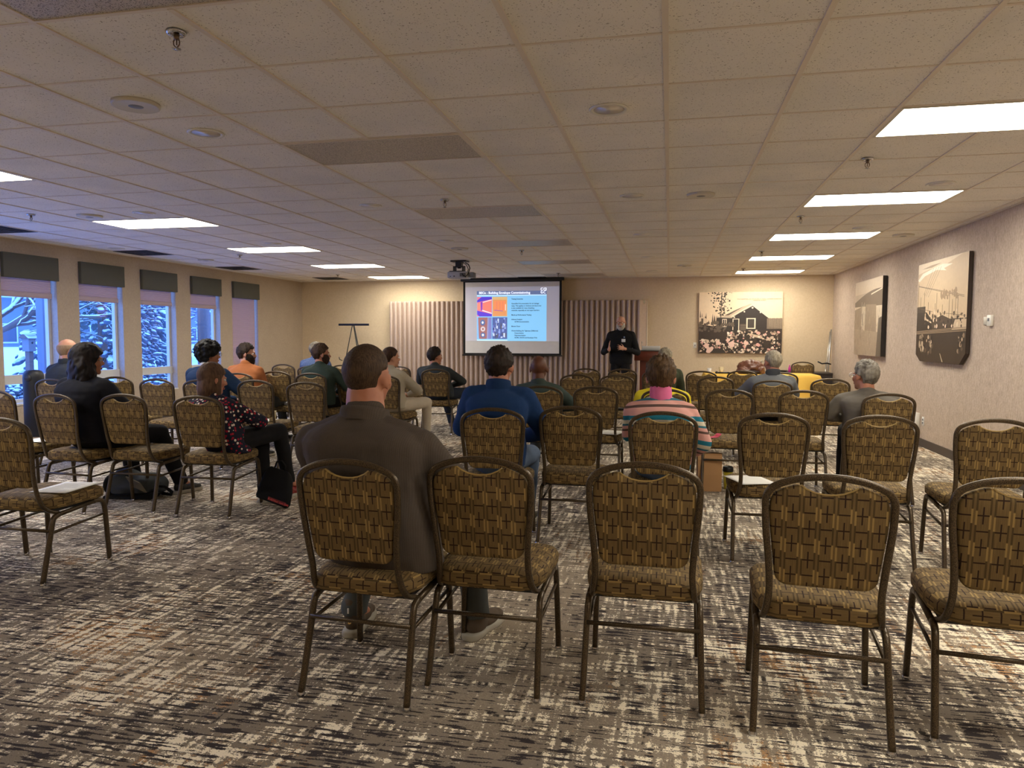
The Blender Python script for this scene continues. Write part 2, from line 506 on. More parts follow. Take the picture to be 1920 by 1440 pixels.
# ceiling: suspended grid, fixtures cut out of it
lights = [(2, j) for j in (-6, -2, 2, 6, 10, 14, 18)] + [(-10, j) for j in (-6, -2, 2, 6, 10, 14, 18)]
panels = [(-4, j) for j in (-2, 2, 6, 10, 14, 18)]
skip = set()
for (i, j) in lights + panels:
    skip.add((i + 1, j))
tee = MB(); ct = MB()
hw = 0.0125
i0, i1, j0, j1 = -13, 5, -11, 19
for i in range(i0, i1 + 1):
    run = None
    for j in range(j0 - 1, j1 + 2):
        ok = (i, j) not in skip and j <= j1
        if ok and run is None: run = j
        if not ok and run is not None:
            ya = max(gy(run), YF); yb = min(gy(j), YB)
            tee.box(gx(i) - hw, gx(i) + hw, ya, yb, H - 0.002, H + 0.007)
            run = None
for j in range(j0, j1 + 1):
    if YF < gy(j) < YB:
        ct.box(XL, XR, gy(j) - .0085, gy(j) + .0085, H + 0.001, H + 0.007)
for (a, b, c, d) in ((XL, XL + 0.022, YF, YB), (XR - 0.022, XR, YF, YB), (XL, XR, YB - 0.022, YB)):
    ct.box(a, b, c, d, H - 0.003, H + 0.007)
struct(tee.build('trim_1', M['tee'])); struct(ct.build('trim_2', M['tee']))

row_r = {2: 'nearest the camera', 6: 'second from the camera', 10: 'third from the camera', 14: 'fourth from the camera', 18: 'closest to the picture wall'}
row_l = {2: 'cut off at the left edge', 6: 'nearest whole one', 10: 'second whole one from the camera', 14: 'third whole one from the camera', 18: 'closest to the easel wall'}
proto = None
for (i, j) in lights:
    if proto is None:
        proto = o = empty('ceiling_light')
        f = MB(); w_, d_ = G, G / 2
        for (a, b, c, d) in ((-w_ + .011, w_ - .011, -d_ + .011, -d_ + .03), (-w_ + .011, w_ - .011, d_ - .03, d_ - .011), (-w_ + .011, -w_ + .03, -d_ + .03, d_ - .03), (w_ - .03, w_ - .011, -d_ + .03, d_ - .03)):
            f.box(a, b, c, d, -0.003, 0.005)
        f.build('frame', M['offwhite'], o)
        MB().box(-w_ + .03, w_ - .03, -d_ + .03, d_ - .03, 0.0, 0.004).build('diffuser', M['lamp'], o)
    else:
        o = copy_tree(proto)
    o.location = (gx(i + 1), gy(j + 0.5), H)
    if j < 2:
        tag(o, 'lit fluorescent ceiling panel out of view, ' + ('right-hand' if i > 0 else 'window-side') + ' row, ' + ('just above the camera' if j == -2 else 'farther behind the camera'), 'ceiling light', 'fluorescent ceiling panels')
    elif i > 0:
        tag(o, 'bright fluorescent ceiling panel in the right-hand row, ' + row_r[j], 'ceiling light', 'fluorescent ceiling panels')
    else:
        tag(o, 'bright fluorescent ceiling panel in the window-side row, ' + row_l[j], 'ceiling light', 'fluorescent ceiling panels')

def perf_mat():
    t = NT('perforated_return_panel'); o = t.co()
    v = t.vor(o, 150.0)
    c = t.mix(t.step(v, 0.28, 0.4), srgb(96, 88, 78), srgb(196, 186, 172))
    return t.done(c, 0.45, 0.2)
M['perf'] = perf_mat()
pn = {-2: 'at the top left edge of the view', 2: 'nearest one seen whole', 6: 'second one seen whole', 10: 'above the projector row', 14: 'fourth, just beyond the projector', 18: 'right above the projection screen'}
proto = None
for (i, j) in panels:
    if proto is None:
        proto = o = empty('return_air_panel')
        f = MB()
        for (a, b, c, d) in ((-G + .011, G - .011, -G / 2 + .011, -G / 2 + .022), (-G + .011, G - .011, G / 2 - .022, G / 2 - .011), (-G + .011, -G + .022, -G / 2 + .022, G / 2 - .022), (G - .022, G - .011, -G / 2 + .022, G / 2 - .022)):
            f.box(a, b, c, d, -0.004, 0.005)
        f.build('frame', M['tee'], o)
        MB().box(-G + .022, G - .022, -G / 2 + .022, G / 2 - .022, 0.0, 0.004).build('perforated_face', M['perf'], o)
    else: o = copy_tree(proto)
    o.location = (gx(i + 1), gy(j + 0.5), H)
    tag(o, 'perforated grey return air panel in the ceiling, ' + pn[j], 'air vent', 'return air panels')

# recessed downlights, unlit
M['reflector'] = plain('satin_reflector', (225, 218, 208), 0.3, 0.15)
dl = [((-0.5, 1.55), 'nearest downlight, above the middle aisle'), ((-4.5, 1.5), 'left of the nearest return panel'), ((-4.5, 5.6), 'left of the second return panel'), ((-0.5, 5.6), 'second one along the middle aisle'),
      ((-0.5, 9.6), 'third one along the middle aisle'), ((-4.6, 9.8), 'level with the third return panel'), ((-0.5, 13.7), 'fourth one along the middle aisle'), ((-4.6, 13.8), 'near the projector'), ((-0.5, 17.6), 'last one before the back wall'), ((-8.45, 5.5), 'beside the nearest whole window-side light'),
      ((-8.45, 9.5), 'beside the second window-side light'), ((3.5, 5.56), 'beside the second right-hand light'), ((3.5, 9.5), 'beside the third right-hand light'), ((-12.5, 9.6), 'close above the windows'), ((3.6, 17.5), 'beside the last right-hand light')]
proto = None
for (g, lab) in dl:
    if proto is None:
        proto = o = empty('recessed_downlight')
        MB().lathe([(0.082, 0.004), (0.105, 0.004), (0.107, 0.0), (0.102, -0.006), (0.088, -0.004), (0.082, 0.0)], seg=32).build('trim_ring', M['white'], o)
        MB().lathe([(0.083, -0.001), (0.079, 0.0015), (0.05, 0.0035), (0.02, 0.0045), (0.001, 0.005)], seg=32).build('reflector', M['reflector'], o)
    else: o = copy_tree(proto)
    o.location = (gx(g[0]), gy(g[1]), H)
    tag(o, 'unlit round recessed ceiling downlight, ' + lab, 'downlight', 'recessed downlights')
# round speakers
proto = None
for (g, lab) in [((-4.53, 0.56), 'nearest, standing out a little behind the return panel'), ((0.46, 5.67), 'right of the middle aisle line'), ((0.43, 16.03), 'in front of the cabin picture'), ((4.5, 10.6), 'beside the right-hand wall'), ((-9.55, 5.55), 'near the window-side light'), ((-4.67, 11.07), 'just this side of the projector'), ((-12.0, 12.2), 'close to the window wall')]:
    if proto is None:
        proto = o = empty('ceiling_speaker')
        MB().lathe([(0.001, -0.012), (0.085, -0.012), (0.108, -0.008), (0.11, 0.004), (0.001, 0.004)], seg=32).build('grille', plain('speaker_grille', (212, 200, 182), 0.6), o)
        MB().lathe([(0.106, -0.014), (0.116, -0.016), (0.12, -0.006), (0.12, 0.004), (0.106, 0.004)], seg=32).build('rim', M['offwhite'], o)
        MB().lathe([(0.001, -0.016), (0.035, -0.015), (0.042, -0.012), (0.001, -0.012)], seg=24).build('cover_badge', M['grey'], o)
    else: o = copy_tree(proto)
    o.location = (gx(g[0]), gy(g[1]), H)
    tag(o, 'round beige ceiling speaker, ' + lab, 'ceiling speaker', 'round ceiling speakers')
# sprinklers
proto = None
for (x, y, lab) in [(-1.98, 2.68, 'large in view at the top left'), (-2.0, 6.36, 'before the second return panel'), (1.31, 5.49, 'beyond the nearest right-hand light'), (1.28, 7.92, 'beyond the second right-hand light'), (1.26, 10.95, 'beyond the third right-hand light'), (-6.38, 6.29, 'near the windows at left'), (-6.39, 9.99, 'beyond the second window-side light'), (-6.48, 13.51, 'beyond the third window-side light'), (-2.07, 10.19, 'at the third return panel'), (-2.11, 13.93, 'close above the projection screen'), (1.26, 13.6, 'beyond the fourth right-hand light')]:
    if proto is None:
        proto = o = empty('fire_sprinkler')
        MB().lathe([(0.001, -0.004), (0.018, -0.006), (0.032, -0.010), (0.038, -0.004), (0.040, 0.003), (0.001, 0.003)], seg=24).build('escutcheon', M['chrome'], o)
        b = MB(); b.cyl((0, 0, -.028), (0, 0, -.004), 0.011); b.cyl((0, 0, -.05), (0, 0, -.026), 0.003)
        for s in (-1, 1): b.tube([(s * .010, 0, -.026), (s * .014, 0, -.036), (s * .013, 0, -.048), (s * .004, 0, -.058), (0, 0, -.06)], 0.0028, 6)
        b.build('body', plain('sprinkler_brass', (120, 100, 84), 0.3, 0.8), o)
        d = MB()
        for k in range(10):
            a = 2 * PI * k / 10
            d.box(0.004, 0.017, -0.0028, 0.0028, -0.066, -0.064, M=Matrix.Rotation(a, 4, 'Z'))
        d.cyl((0, 0, -.068), (0, 0, -.058), 0.006)
        d.build('deflector', M['chrome'], o)
    else: o = copy_tree(proto)
    o.location = (x, y, H - 0.002)
    tag(o, 'small pendent fire sprinkler on the ceiling, ' + lab, 'sprinkler', 'ceiling sprinklers')
# supply diffusers
M['ventdark'] = plain('dark_diffuser', (40, 38, 38), 0.6)  # one even dark tone for the louvres
proto = None
for (x, y, sx, lab) in [(-7.55, 7.1, 1, 'cut off at the left edge'), (-7.55, 9.36, 1, 'above the second window'), (-7.6, 11.93, 1, 'above the fourth window'), (-7.0, 14.35, 1, 'in the back window-side corner'), (-2.9, 14.75, 1, 'right above the projection screen')]:
    if proto is None:
        proto = o = empty('supply_air_diffuser')
        f = MB()
        for q, z in ((0.29, 0.0), (0.22, -0.004), (0.15, -0.008), (0.08, -0.012)):
            w = 0.03
            for (a, b, c, d) in ((-q, q, -q, -q + w), (-q, q, q - w, q), (-q, -q + w, -q + w, q - w), (q - w, q, -q + w, q - w)):
                f.box(a, b, c, d, z - 0.004, z)
        f.build('louvre', M['ventdark'], o)
        MB().box(-.285, .285, -.285, .285, 0.0005, 0.004).build('plenum', M['black'], o)
    else: o = copy_tree(proto)
    o.location = (gx(round(x / G - X0 - .5) + .5), gy(round(y / G - Y0 - .5) + .5), H)
    tag(o, 'dark louvred air supply diffuser in the ceiling, ' + lab, 'air vent', 'dark supply diffusers')
# ---------------------------------------------------------------- banquet chair
def boxuv(o, back=False):
    me = o.data
    uv = me.uv_layers.new(name='UVMap')
    for p in me.polygons:
        n = p.normal; ax, ay, az = abs(n.x), abs(n.y), abs(n.z)
        for li in p.loop_indices:
            c = me.vertices[me.loops[li].vertex_index].co
            if back: w = (c.x + 0.031, c.z)
            elif az > 0.6: w = (c.x + 0.031, c.y)
            elif ay > ax: w = (c.z + 0.01, c.x)
            else: w = (c.z + 0.01, c.y)
            uv.data[li].uv = w
def back_y(z):
    pts = [(.36, -.07), (.375, -.115), (.395, -.165), (.43, -.19), (.465, -.205), (.597, -.234), (.731, -.25), (.853, -.265), (.95, -.275)]
    for (a, ya), (b, yb) in zip(pts, pts[1:]):
        if z <= b: return ya + (yb - ya) * max(0, (z - a)) / (b - a)
    return -.27
def catmull(pts, n=5):
    out = []
    P_ = [pts[0]] + list(pts) + [pts[-1]]
    for i in range(1, len(P_) - 2):
        p0, p1, p2, p3 = [Vector(q) for q in P_[i - 1:i + 3]]
        for k in range(n):
            t = k / n
            out.append(0.5 * ((2 * p1) + (p2 - p0) * t + (2 * p0 - 5 * p1 + 4 * p2 - p3) * t * t + (3 * p1 - p0 - 3 * p2 + p3) * t ** 3))
    out.append(Vector(P_[-1]))
    return out
half = [(.190, .368), (.187, .39), (.180, .43), (.173, .50), (.178, .60), (.190, .72), (.1935, .79), (.192, .83), (.178, .858), (.150, .876), (.105, .892), (.055, .901), (.0, .904)]

def make_chair():
    root = empty('banquet_chair')
    # back frame
    path = [(-x, z) for x, z in half] + [(x, z) for x, z in reversed(half[:-1])]
    path = catmull([(x, back_y(z), z) for x, z in path], 4)
    MB().sweep(path, 0.023, 0.019, (0, 1, 0.06)).build('back_frame', M['bronze'], root)
    # padded back with the hand-hold scoop
    out = []
    hb = .160
    for k in range(7):
        a = R(180 + 90 * k / 6); out.append((-hb + .045 + .045 * math.cos(a), .57 + .045 * math.sin(a)))
    for k in range(7):
        a = R(270 + 90 * k / 6); out.append((hb - .045 + .045 * math.cos(a), .57 + .045 * math.sin(a)))
    right = [(.1655, .62), (.177, .72), (.181, .79), (.178, .82), (.165, .843), (.142, .858), (.112, .870), (.096, .874)]
    scoop = [(.086, .872), (.070, .860), (.045, .849), (.02, .844), (0, .843)]
    up = catmull([(x, z, 0) for x, z in right], 2) + [Vector((x, z, 0)) for x, z in scoop]
    out += [(p.x, p.y) for p in up] + [(-p.x, p.y) for p in reversed(up[:-1])]
    n = len(out)
    def inset(d):
        r_ = []
        for i in range(n):
            p = Vector(out[i]); a = Vector(out[i - 1]); b = Vector(out[(i + 1) % n])
            t = (b - a).normalized(); nn = Vector((-t.y, t.x))
            r_.append(p + nn * d)
        return r_
    def ring(d, off):
        return [(q.x, -.212 - (q.y - .5) * .145 + off, q.y) for q in inset(d)]
    pad = MB().loft([ring(.016, -.012), ring(.006, -.009), ring(.0, -.002), ring(.0, .014), ring(.006, .026), ring(.02, .033)])
    o = pad.build('backrest', M['fabric'], root); boxuv(o, True)
    MB().tube([(x, -.212 - (z - .5) * .145 + .001, z + .001) for x, z in [(p.x, p.y) for p in up[-5:]] + [(-p.x, p.y) for p in reversed(up[-5:-1])]], .004, 6).build('handle_trim', M['gold'], root)
    # seat
    def srect(ins, z):
        base = [(.172, .238), (.207, .223), (.222, .188), (.218, -.06), (.202, -.13), (.180, -.182), (.148, -.200)]
        pts = base + [(-x, y) for x, y in reversed(base)]
        return [(x * (1 - ins / .20), .02 + (y - .02) * (1 - ins / .219), z) for x, y in pts]
    s = MB().loft([srect(.018, .392), srect(.002, .400), srect(.0, .420), srect(.0, .440), srect(.008, .455), srect(.024, .465), srect(.055, .470), srect(.10, .472)])
    o = s.build('seat', M['fabric'], root); boxuv(o)
    sp = MB().box(-.19, .19, -.15, .2, .378, .393); sp.build('seat_pan', M['black'], root)
    # legs, rails, stretchers
    for sx in (-1, 1):
        xt, xb = sx * .205, sx * .215
        fp = catmull([(xb, .243, .012), (sx * .211, .236, .15), (sx * .207, .228, .30), (xt, .222, .345), (xt, .205, .371), (xt, .17, .381), (xt, .14, .380)], 3)
        lg = MB().sweep(fp, 0.028, 0.023, (1, 0, 0)).build('leg', M['bronze'], root)
        MB().lathe([(.013, 0), (.016, .002), (.016, .008), (.012, .016), (.011, .022)], (xb, .243, 0), 14).build('glide', M['chrome'], lg)
        rp = catmull([(xb, -.238, .012), (sx * .212, -.215, .09), (sx * .208, -.172, .25), (sx * .206, -.152, .325), (xt, -.135, .352), (xt, -.10, .362)], 3)
        lg = MB().sweep(rp, 0.028, 0.023, (1, 0, 0)).build('leg', M['bronze'], root)
        MB().lathe([(.013, 0), (.016, .002), (.016, .008), (.012, .016), (.011, .022)], (xb, -.238, 0), 14).build('glide', M['chrome'], lg)
        MB().sweep([(xt, -.11, .361), (xt, .15, .381)], .024, .022, (1, 0, 0)).build('side_rail', M['bronze'], root)
        MB().sweep([(sx * .205, -.166, .268), (sx * .205, .225, .292)], .015, .013, (1, 0, 0)).build('side_stretcher', M['bronze'], root)
    MB().sweep([(-.205, -.178, .285), (.205, -.178, .285)], .016, .015, (0, 1, 0)).build('rear_stretcher', M['bronze'], root)
    return root

M['gold'] = plain('gold_welt', (180, 152, 92), 0.4)
# key: x, y, yaw degrees, label
CH = [
 (-1.11, 2.66, -3, 'banquet chair under the broad man in the brown-grey jacket, nearest row'),
 (-.67, 2.82, -1, 'empty banquet chair in the nearest row, right beside the man in the brown-grey jacket'),
 (-.08, 2.84, 0, 'empty banquet chair in the nearest row, behind the striped sweater, seat fully clear'),
 (.53, 2.74, -4, 'empty banquet chair in the nearest row, largest in view, second from the right edge'),
 (1.13, 2.82, -6, 'empty banquet chair in the nearest row, cut off by the right edge at the bottom'),
 (-1.09, 4.62, 5, 'banquet chair under the man in the royal blue fleece'),
 (-.61, 4.85, 0, 'empty banquet chair between the blue fleece man and the striped sweater woman'),
 (-.03, 4.65, 0, 'banquet chair under the woman in the striped sweater'),
 (.60, 4.72, 1, 'empty banquet chair with a white sheet on its seat, beside the striped sweater woman'),
 (1.19, 4.74, -1, 'empty banquet chair directly behind the man in the grey wool blazer'),
 (1.77, 4.69, -3, 'empty banquet chair in the second row, cut off by the right edge near the wall'),
 (-1.15, 6.72, 4, 'banquet chair under the bald man in the dark green sweater'),
 (-.64, 6.78, 0, 'empty banquet chair with a white sheet, right of the bald man in green'),
 (-.03, 6.62, 0, 'banquet chair under the person in the yellow top'),
 (.51, 6.71, 0, 'empty banquet chair with a pink slip of paper on the seat'),
 (1.11, 6.74, 0, 'empty banquet chair directly left of the man in the grey wool blazer'),
 (1.71, 6.55, 2, 'banquet chair under the man in the grey wool blazer'),
 (-1.08, 8.85, 2, 'empty banquet chair in the fourth row, left one of the pair before the presenter'),
 (-.60, 8.85, 0, 'empty banquet chair in the fourth row with a black case on its seat'),
 (.52, 8.83, 0, 'empty banquet chair in the fourth row, framing golden cloth in its hand-hold'),
 (1.05, 8.21, 1, 'banquet chair under the grey-haired man in the grey pullover'),
 (1.73, 8.72, -2, 'empty banquet chair in the fourth row, nearest the right-hand wall'),
 (-1.15, 10.55, 0, 'empty banquet chair in the front row, directly before the pleated partition'),
 (-.64, 10.55, 0, 'empty banquet chair in the front row, right in front of the presenter'),
 (-.15, 10.1, 0, 'banquet chair under the grey-haired person in the olive jacket'),
 (.42, 10.2, 0, 'empty banquet chair in the front row, left end of the golden table'),
 (.97, 10.5, 0, 'empty banquet chair in the front row before the brown leather jacket'),
 (1.43, 10.1, -4, 'empty banquet chair in the front row, half hidden by the grey pullover man'),
 (2.42, 14.05, 180, 'banquet chair facing the room between the golden table and the dark table'),
 (-3.50, 3.46, 0, 'empty banquet chair at the far left, large, with a printed sheet on its seat'),
 (-4.08, 3.44, -2, 'empty banquet chair at the far left, only its seat corner and a leg in view'),
 (-5.25, 5.07, -6, 'empty banquet chair cut off by the left edge, beside the black tower speaker'),
 (-4.52, 4.88, -4, 'banquet chair under the long-haired woman in black'),
 (-4.04, 5.0, 0, 'empty banquet chair between the woman in black and the floral blouse woman'),
 (-3.40, 4.98, 3, 'banquet chair under the woman in the floral blouse'),
 (-5.16, 6.79, 0, 'empty banquet chair alone in front of the third window'),
 (-6.14, 6.49, -2, 'banquet chair under the bald man at the window'),
 (-5.86, 7.02, 4, 'empty banquet chair partly hidden by the right shoulder of the woman in black'),
 (-4.07, 6.85, 0, 'empty banquet chair with a paper cup on its seat'),
 (-3.42, 6.66, 1, 'empty banquet chair directly left of the broad man in the brown-grey jacket'),
 (-4.63, 6.77, -3, 'banquet chair under the curly-haired man in navy'),
 (-3.85, 8.65, -2, 'empty banquet chair mostly hidden behind the head of the man in the brown-grey jacket'),
 (-5.05, 8.07, 0, 'banquet chair under the bearded man in orange'),
 (-4.87, 8.60, 2, 'empty banquet chair with a stack of white paper on its seat'),
 (-4.22, 8.30, 0, 'banquet chair under the bearded man in the dark green shirt'),
 (-5.98, 10.75, 0, 'empty banquet chair in the window-side front row, left of the blue plaid man'),
 (-5.24, 10.21, 0, 'banquet chair under the man in the blue plaid shirt'),
 (-4.95, 10.75, -5, 'empty banquet chair in the window-side front row, below the easel'),
 (-3.92, 10.55, -10, 'empty banquet chair between the ponytail woman and the man in the charcoal jacket'),
 (-3.16, 9.80, 4, 'banquet chair under the man in the charcoal jacket'),
 (-3.18, 8.07, -3, 'banquet chair under the woman with the long brown ponytail'),
]
proto = None
for (x, y, a, lab) in CH:
    if proto is None: proto = o = make_chair()
    else: o = copy_tree(proto)
    o.location = (x, y, 0); o.rotation_euler.z = R(a)
    tag(o, lab, 'chair', 'banquet chairs')
# ---------------------------------------------------------------- text helper
def text_mesh(body, size, align='LEFT', bold=0.0, line=1.0):
    c = bpy.data.curves.new('t', 'FONT'); c.body = body; c.size = size; c.align_x = align; c.offset = bold; c.space_line = line; c.resolution_u = 3
    o = bpy.data.objects.new('t', c)
    me = baked(o)
    bpy.data.objects.remove(o); bpy.data.curves.remove(c)
    return me
def text_obj(name, body, size, mat, parent, loc, rot=(PI / 2, 0, 0), align='LEFT', bold=0.0, line=1.0):
    me = text_mesh(body, size, align, bold, line)
    me.materials.clear(); me.materials.append(mat)
    o = bpy.data.objects.new(name, me); col.objects.link(o); o.parent = parent
    o.location = loc; o.rotation_euler = rot
    return o

# ---------------------------------------------------------------- projection screen (emission stands in for the projector beam)
SY = 14.9
scr = empty('projection_screen', (-3.235, SY, .97))
tag(scr, 'white pull-down projection screen with black border showing a blue slide', 'screen')
W2 = 1.05
def em(name, c, s=1.0): return glow(name, srgb(*c), s * .30, tuple(q * .75 for q in srgb(*c)[:3]) + (1,))
M['scr_lit'] = glow('screen_spill_light', srgb(150, 150, 175), .10, srgb(222, 220, 220))
scr_cloth = plain('matte_screen_cloth', (232, 230, 224), .9)
MB().box(-W2 + .045, W2 - .045, 0.0, .004, .045, 1.53).build('screen_cloth', scr_cloth, scr)
b = MB()
for a in ((-W2, -W2 + .045, 0, 1.56), (W2 - .045, W2, 0, 1.56), (-W2 + .045, W2 - .045, 0, .045), (-W2 + .045, W2 - .045, 1.53, 1.56)):
    b.box(a[0], a[1], -.001, .005, a[2], a[3])
b.build('black_border', plain('black_masking', (12, 12, 13), .8), scr)
MB().cyl((-W2 - .02, .0, 0.0), (W2 + .02, .0, 0.0), .014).build('bottom_bar', M['black'], scr)
MB().rbox(-W2 - .05, W2 + .05, -.05, .05, 1.55, 1.612, .015).build('roller_case', M['black'], scr)
# projected picture: sheets that glow as projected light on the cloth, a few tenths of a millimetre proud of it
sl = MB().box(-1.0, 1.0, -.0015, -.0005, .30, 1.43).build('projected_field', M['scr_lit'], scr)
MB().box(-.75, .738, -.0028, -.0015, .302, 1.256).build('slide_panel', em('slide_pale_blue', (132, 196, 240), .85), sl)
MB().box(-.75, .738, -.0032, -.0028, 1.245, 1.266).box(-.75, -.09, -.0032, -.0028, .302, .325).build('slide_rule', em('slide_white', (190, 225, 255), .9), sl)
MB().box(-.75, .738, -.0028, -.0015, 1.266, 1.345).build('title_bar', em('slide_title_blue', (104, 118, 160), .7), sl)
wht = em('slide_white_text', (235, 240, 255), 1.0); ink = em('slide_dark_text', (24, 50, 96), .12)
text_obj('slide_title', 'BECx - Building Envelope Commissioning', .0655, wht, sl, (-.705, -.0045, 1.287), bold=.0022)
text_obj('slide_text', 'Testing Scenarios\n\nQuantified Documentation for air leakage\nrates. This applies to windows and doors but\nis also available for many sheathing\nmaterials, especially air and vapor barriers.\n\nMock-up Performance Testing\n\nInfrared Analysis\n       ASTM documentation\n\nBlower Door\n\nWhole Building Air Tightness (Different)\n       Pressurization\n       Depressurization\n       ASTM, USACE and Envelope Only', .0345, ink, sl, (-.005, -.0045, 1.165), bold=.0009, line=1.37)
# logo: ca / ec in rounded letters
lg = MB()
def arc(cx, cz, r, a0, a1, th=.011, n=14):
    inner = []; outer = []
    for i in range(n + 1):
        a = R(a0 + (a1 - a0) * i / n)
        inner.append((cx + (r - th) * math.cos(a), -.0045, cz + (r - th) * math.sin(a))); outer.append((cx + r * math.cos(a), -.0045, cz + r * math.sin(a)))
    v = inner + outer; m = n + 1
    lg.add(v, [(i, i + 1, m + i + 1, m + i) for i in range(n)], 0, False)
arc(.640, 1.375, .030, 50, 310); arc(.702, 1.375, .030, 0, 360); lg.box(.722, .733, -.005, -.004, 1.345, 1.405)
arc(.640, 1.313, .030, -300, 0 - 20); lg.box(.612, .668, -.005, -.004, 1.309, 1.318); arc(.702, 1.313, .030, 50, 310)
lg.build('slide_logo', wht, sl)
# the four slide photographs
def pic(name, x0, x1, z0, z1, base, shapes):
    mats = [em(name + '_base', base, .85)]; mb = MB()
    mb.box(x0, x1, -.0036, -.0030, z0, z1)
    for k, (c, pts) in enumerate(shapes):
        mats.append(em(name + '_tone', c, .85))
        mb.poly([(x0 + (x1 - x0) * u, -.0040 - .0001 * k, z0 + (z1 - z0) * v) for u, v in pts], k + 1)
    return mb.build('slide_photo', mats, sl)
pic('thermal_left', -.745, -.425, .815, 1.225, (226, 120, 140), [((100, 60, 190), [(0, .74), (1, 1), (.4, 1), (0, .82)]), ((96, 66, 206), [(0, .30), (1, .12), (1, 0), (.15, 0), (0, .1)]), ((84, 62, 200), [(.3, 1), (1, 1), (1, .88), (0, .72), (0, .82)]), ((255, 235, 225), [(.38, .74), (.98, .86), (.98, .83), (.38, .70)]), ((255, 235, 235), [(.3, .30), (.98, .14), (.98, .18), (.34, .34)]), ((120, 60, 180), [(.24, .72), (.36, .76), (.34, .28), (.26, .32)]), ((236, 128, 110), [(.42, .68), (.95, .80), (.95, .24), (.42, .36)]), ((240, 140, 120), [(0, .66), (.2, .70), (.2, .34), (0, .36)])])
pic('thermal_right', -.415, -.095, .815, 1.225, (214, 176, 120), [((222, 150, 96), [(.04, .86), (.95, .84), (.95, .04), (.04, .02)]), ((236, 140, 90), [(.12, .78), (.88, .78), (.88, .28), (.12, .26)]), ((150, 90, 170), [(.12, .30), (.70, .26), (.70, .29), (.12, .34)]), ((255, 240, 225), [(.86, .62), (.9, .62), (.9, .3), (.86, .3)]), ((200, 120, 120), [(.3, .76), (.32, .76), (.32, .28), (.3, .28)]), ((200, 120, 120), [(.5, .76), (.52, .76), (.52, .28), (.5, .28)]), ((200, 120, 120), [(.7, .76), (.72, .76), (.72, .28), (.7, .28)])])
cir = lambda cx, cy, rx, ry, n=14: [(cx + rx * math.cos(2 * PI * i / n), cy + ry * math.sin(2 * PI * i / n)) for i in range(n)]
pic('tower_photo', -.745, -.43, .345, .795, (150, 150, 190), [((130, 180, 226), [(0, 0), (.12, 0), (.06, 1), (0, 1)]), ((158, 106, 104), [(.14, 0), (.66, 0), (.72, 1), (.08, 1)]), ((90, 110, 160), cir(.38, .76, .17, .14)), ((225, 232, 240), cir(.38, .76, .07, .06)), ((210, 200, 205), cir(.40, .46, .16, .12)), ((150, 90, 80), cir(.40, .46, .06, .05)), ((90, 110, 160), cir(.40, .18, .16, .12)), ((228, 234, 240), cir(.40, .18, .08, .06)), ((126, 130, 190), [(.76, 0), (1, 0), (1, 1), (.8, 1)])])
rnd = random.Random(4)
pic('facade_photo', -.415, -.095, .345, .795, (84, 100, 160), [((rnd.choice([(140, 160, 220), (60, 70, 130), (110, 120, 200), (200, 215, 240), (90, 90, 110)])), [(a, b_), (a + w, b_ + rnd.uniform(-.04, .04)), (a + w, b_ + h_), (a, b_ + h_)]) for a, b_, w, h_ in [(rnd.uniform(0, .85), rnd.uniform(0, .8), rnd.uniform(.03, .14), rnd.uniform(.05, .22)) for _ in range(46)]])

# ---------------------------------------------------------------- pleated partition
def pleats():
    x0, x1, y0, zt = -6.03, -.56, 15.13, 2.12
    n = 51; pts = []
    per = (x1 - x0) / n
    for i in range(n * 8 + 1):
        u = i / 8.0
        ph = u - math.floor(u)
        d = .5 - .5 * math.cos(2 * PI * ph)
        d = d ** .7
        pts.append((x0 + u * per + .010 * math.sin(4 * PI * ph), y0 - .085 * d + .012 * noise.noise(Vector((u * .7, 0, 0)))))
    # return panel at the right-hand end, angled back to the wall
    a = pts[-1]
    for k in range(1, 9): pts.append((a[0] + .0125 * k, a[1] + .012 * k))
    rows = []
    for z in (0.015, .5, 1.0, 1.5, 1.9, zt - .03, zt):
        rows.append([(x, y + .004 * noise.noise(Vector((x * 3, z * 2, 1))), z) for x, y in pts])
    m = MB()
    n_ = len(pts); vs = [p for r_ in rows for p in r_]; fs = []
    for i in range(len(rows) - 1):
        for j in range(n_ - 1): fs.append((i * n_ + j, i * n_ + j + 1, (i + 1) * n_ + j + 1, (i + 1) * n_ + j))
    m.add(vs, fs)
    return m
pt = empty('pleated_partition', (0, 0, 0))
tag(pt, 'tall pleated taupe vinyl partition standing closed along the back wall', 'partition')
pm = NT('pleated_vinyl'); o_ = pm.co(); nn = pm.noise(o_, 22.0, 3.0); pm.bump(pm.noise(o_, 60.0, 3.0), .3, .004)
po = pleats().build('pleated_cover', pm.done(pm.mix(nn, srgb(176, 156, 142), srgb(196, 176, 162)), .55, spec=.35), pt)
sd = po.modifiers.new('t', 'SOLIDIFY'); sd.thickness = .004
MB().box(-6.03, -.5, 15.14, 15.22, 2.05, 2.115).build('top_track', M['offwhite'], pt)
fr_ = MB()
for k in range(9):
    z = .12 + k * .235
    fr_.cyl((-.555, 15.14, z), (-.47, 15.22, z - .16), .004)
fr_.cyl((-.46, 15.215, 0), (-.46, 15.215, 2.10), .012); fr_.build('end_scissor_frame', M['tee'], pt)

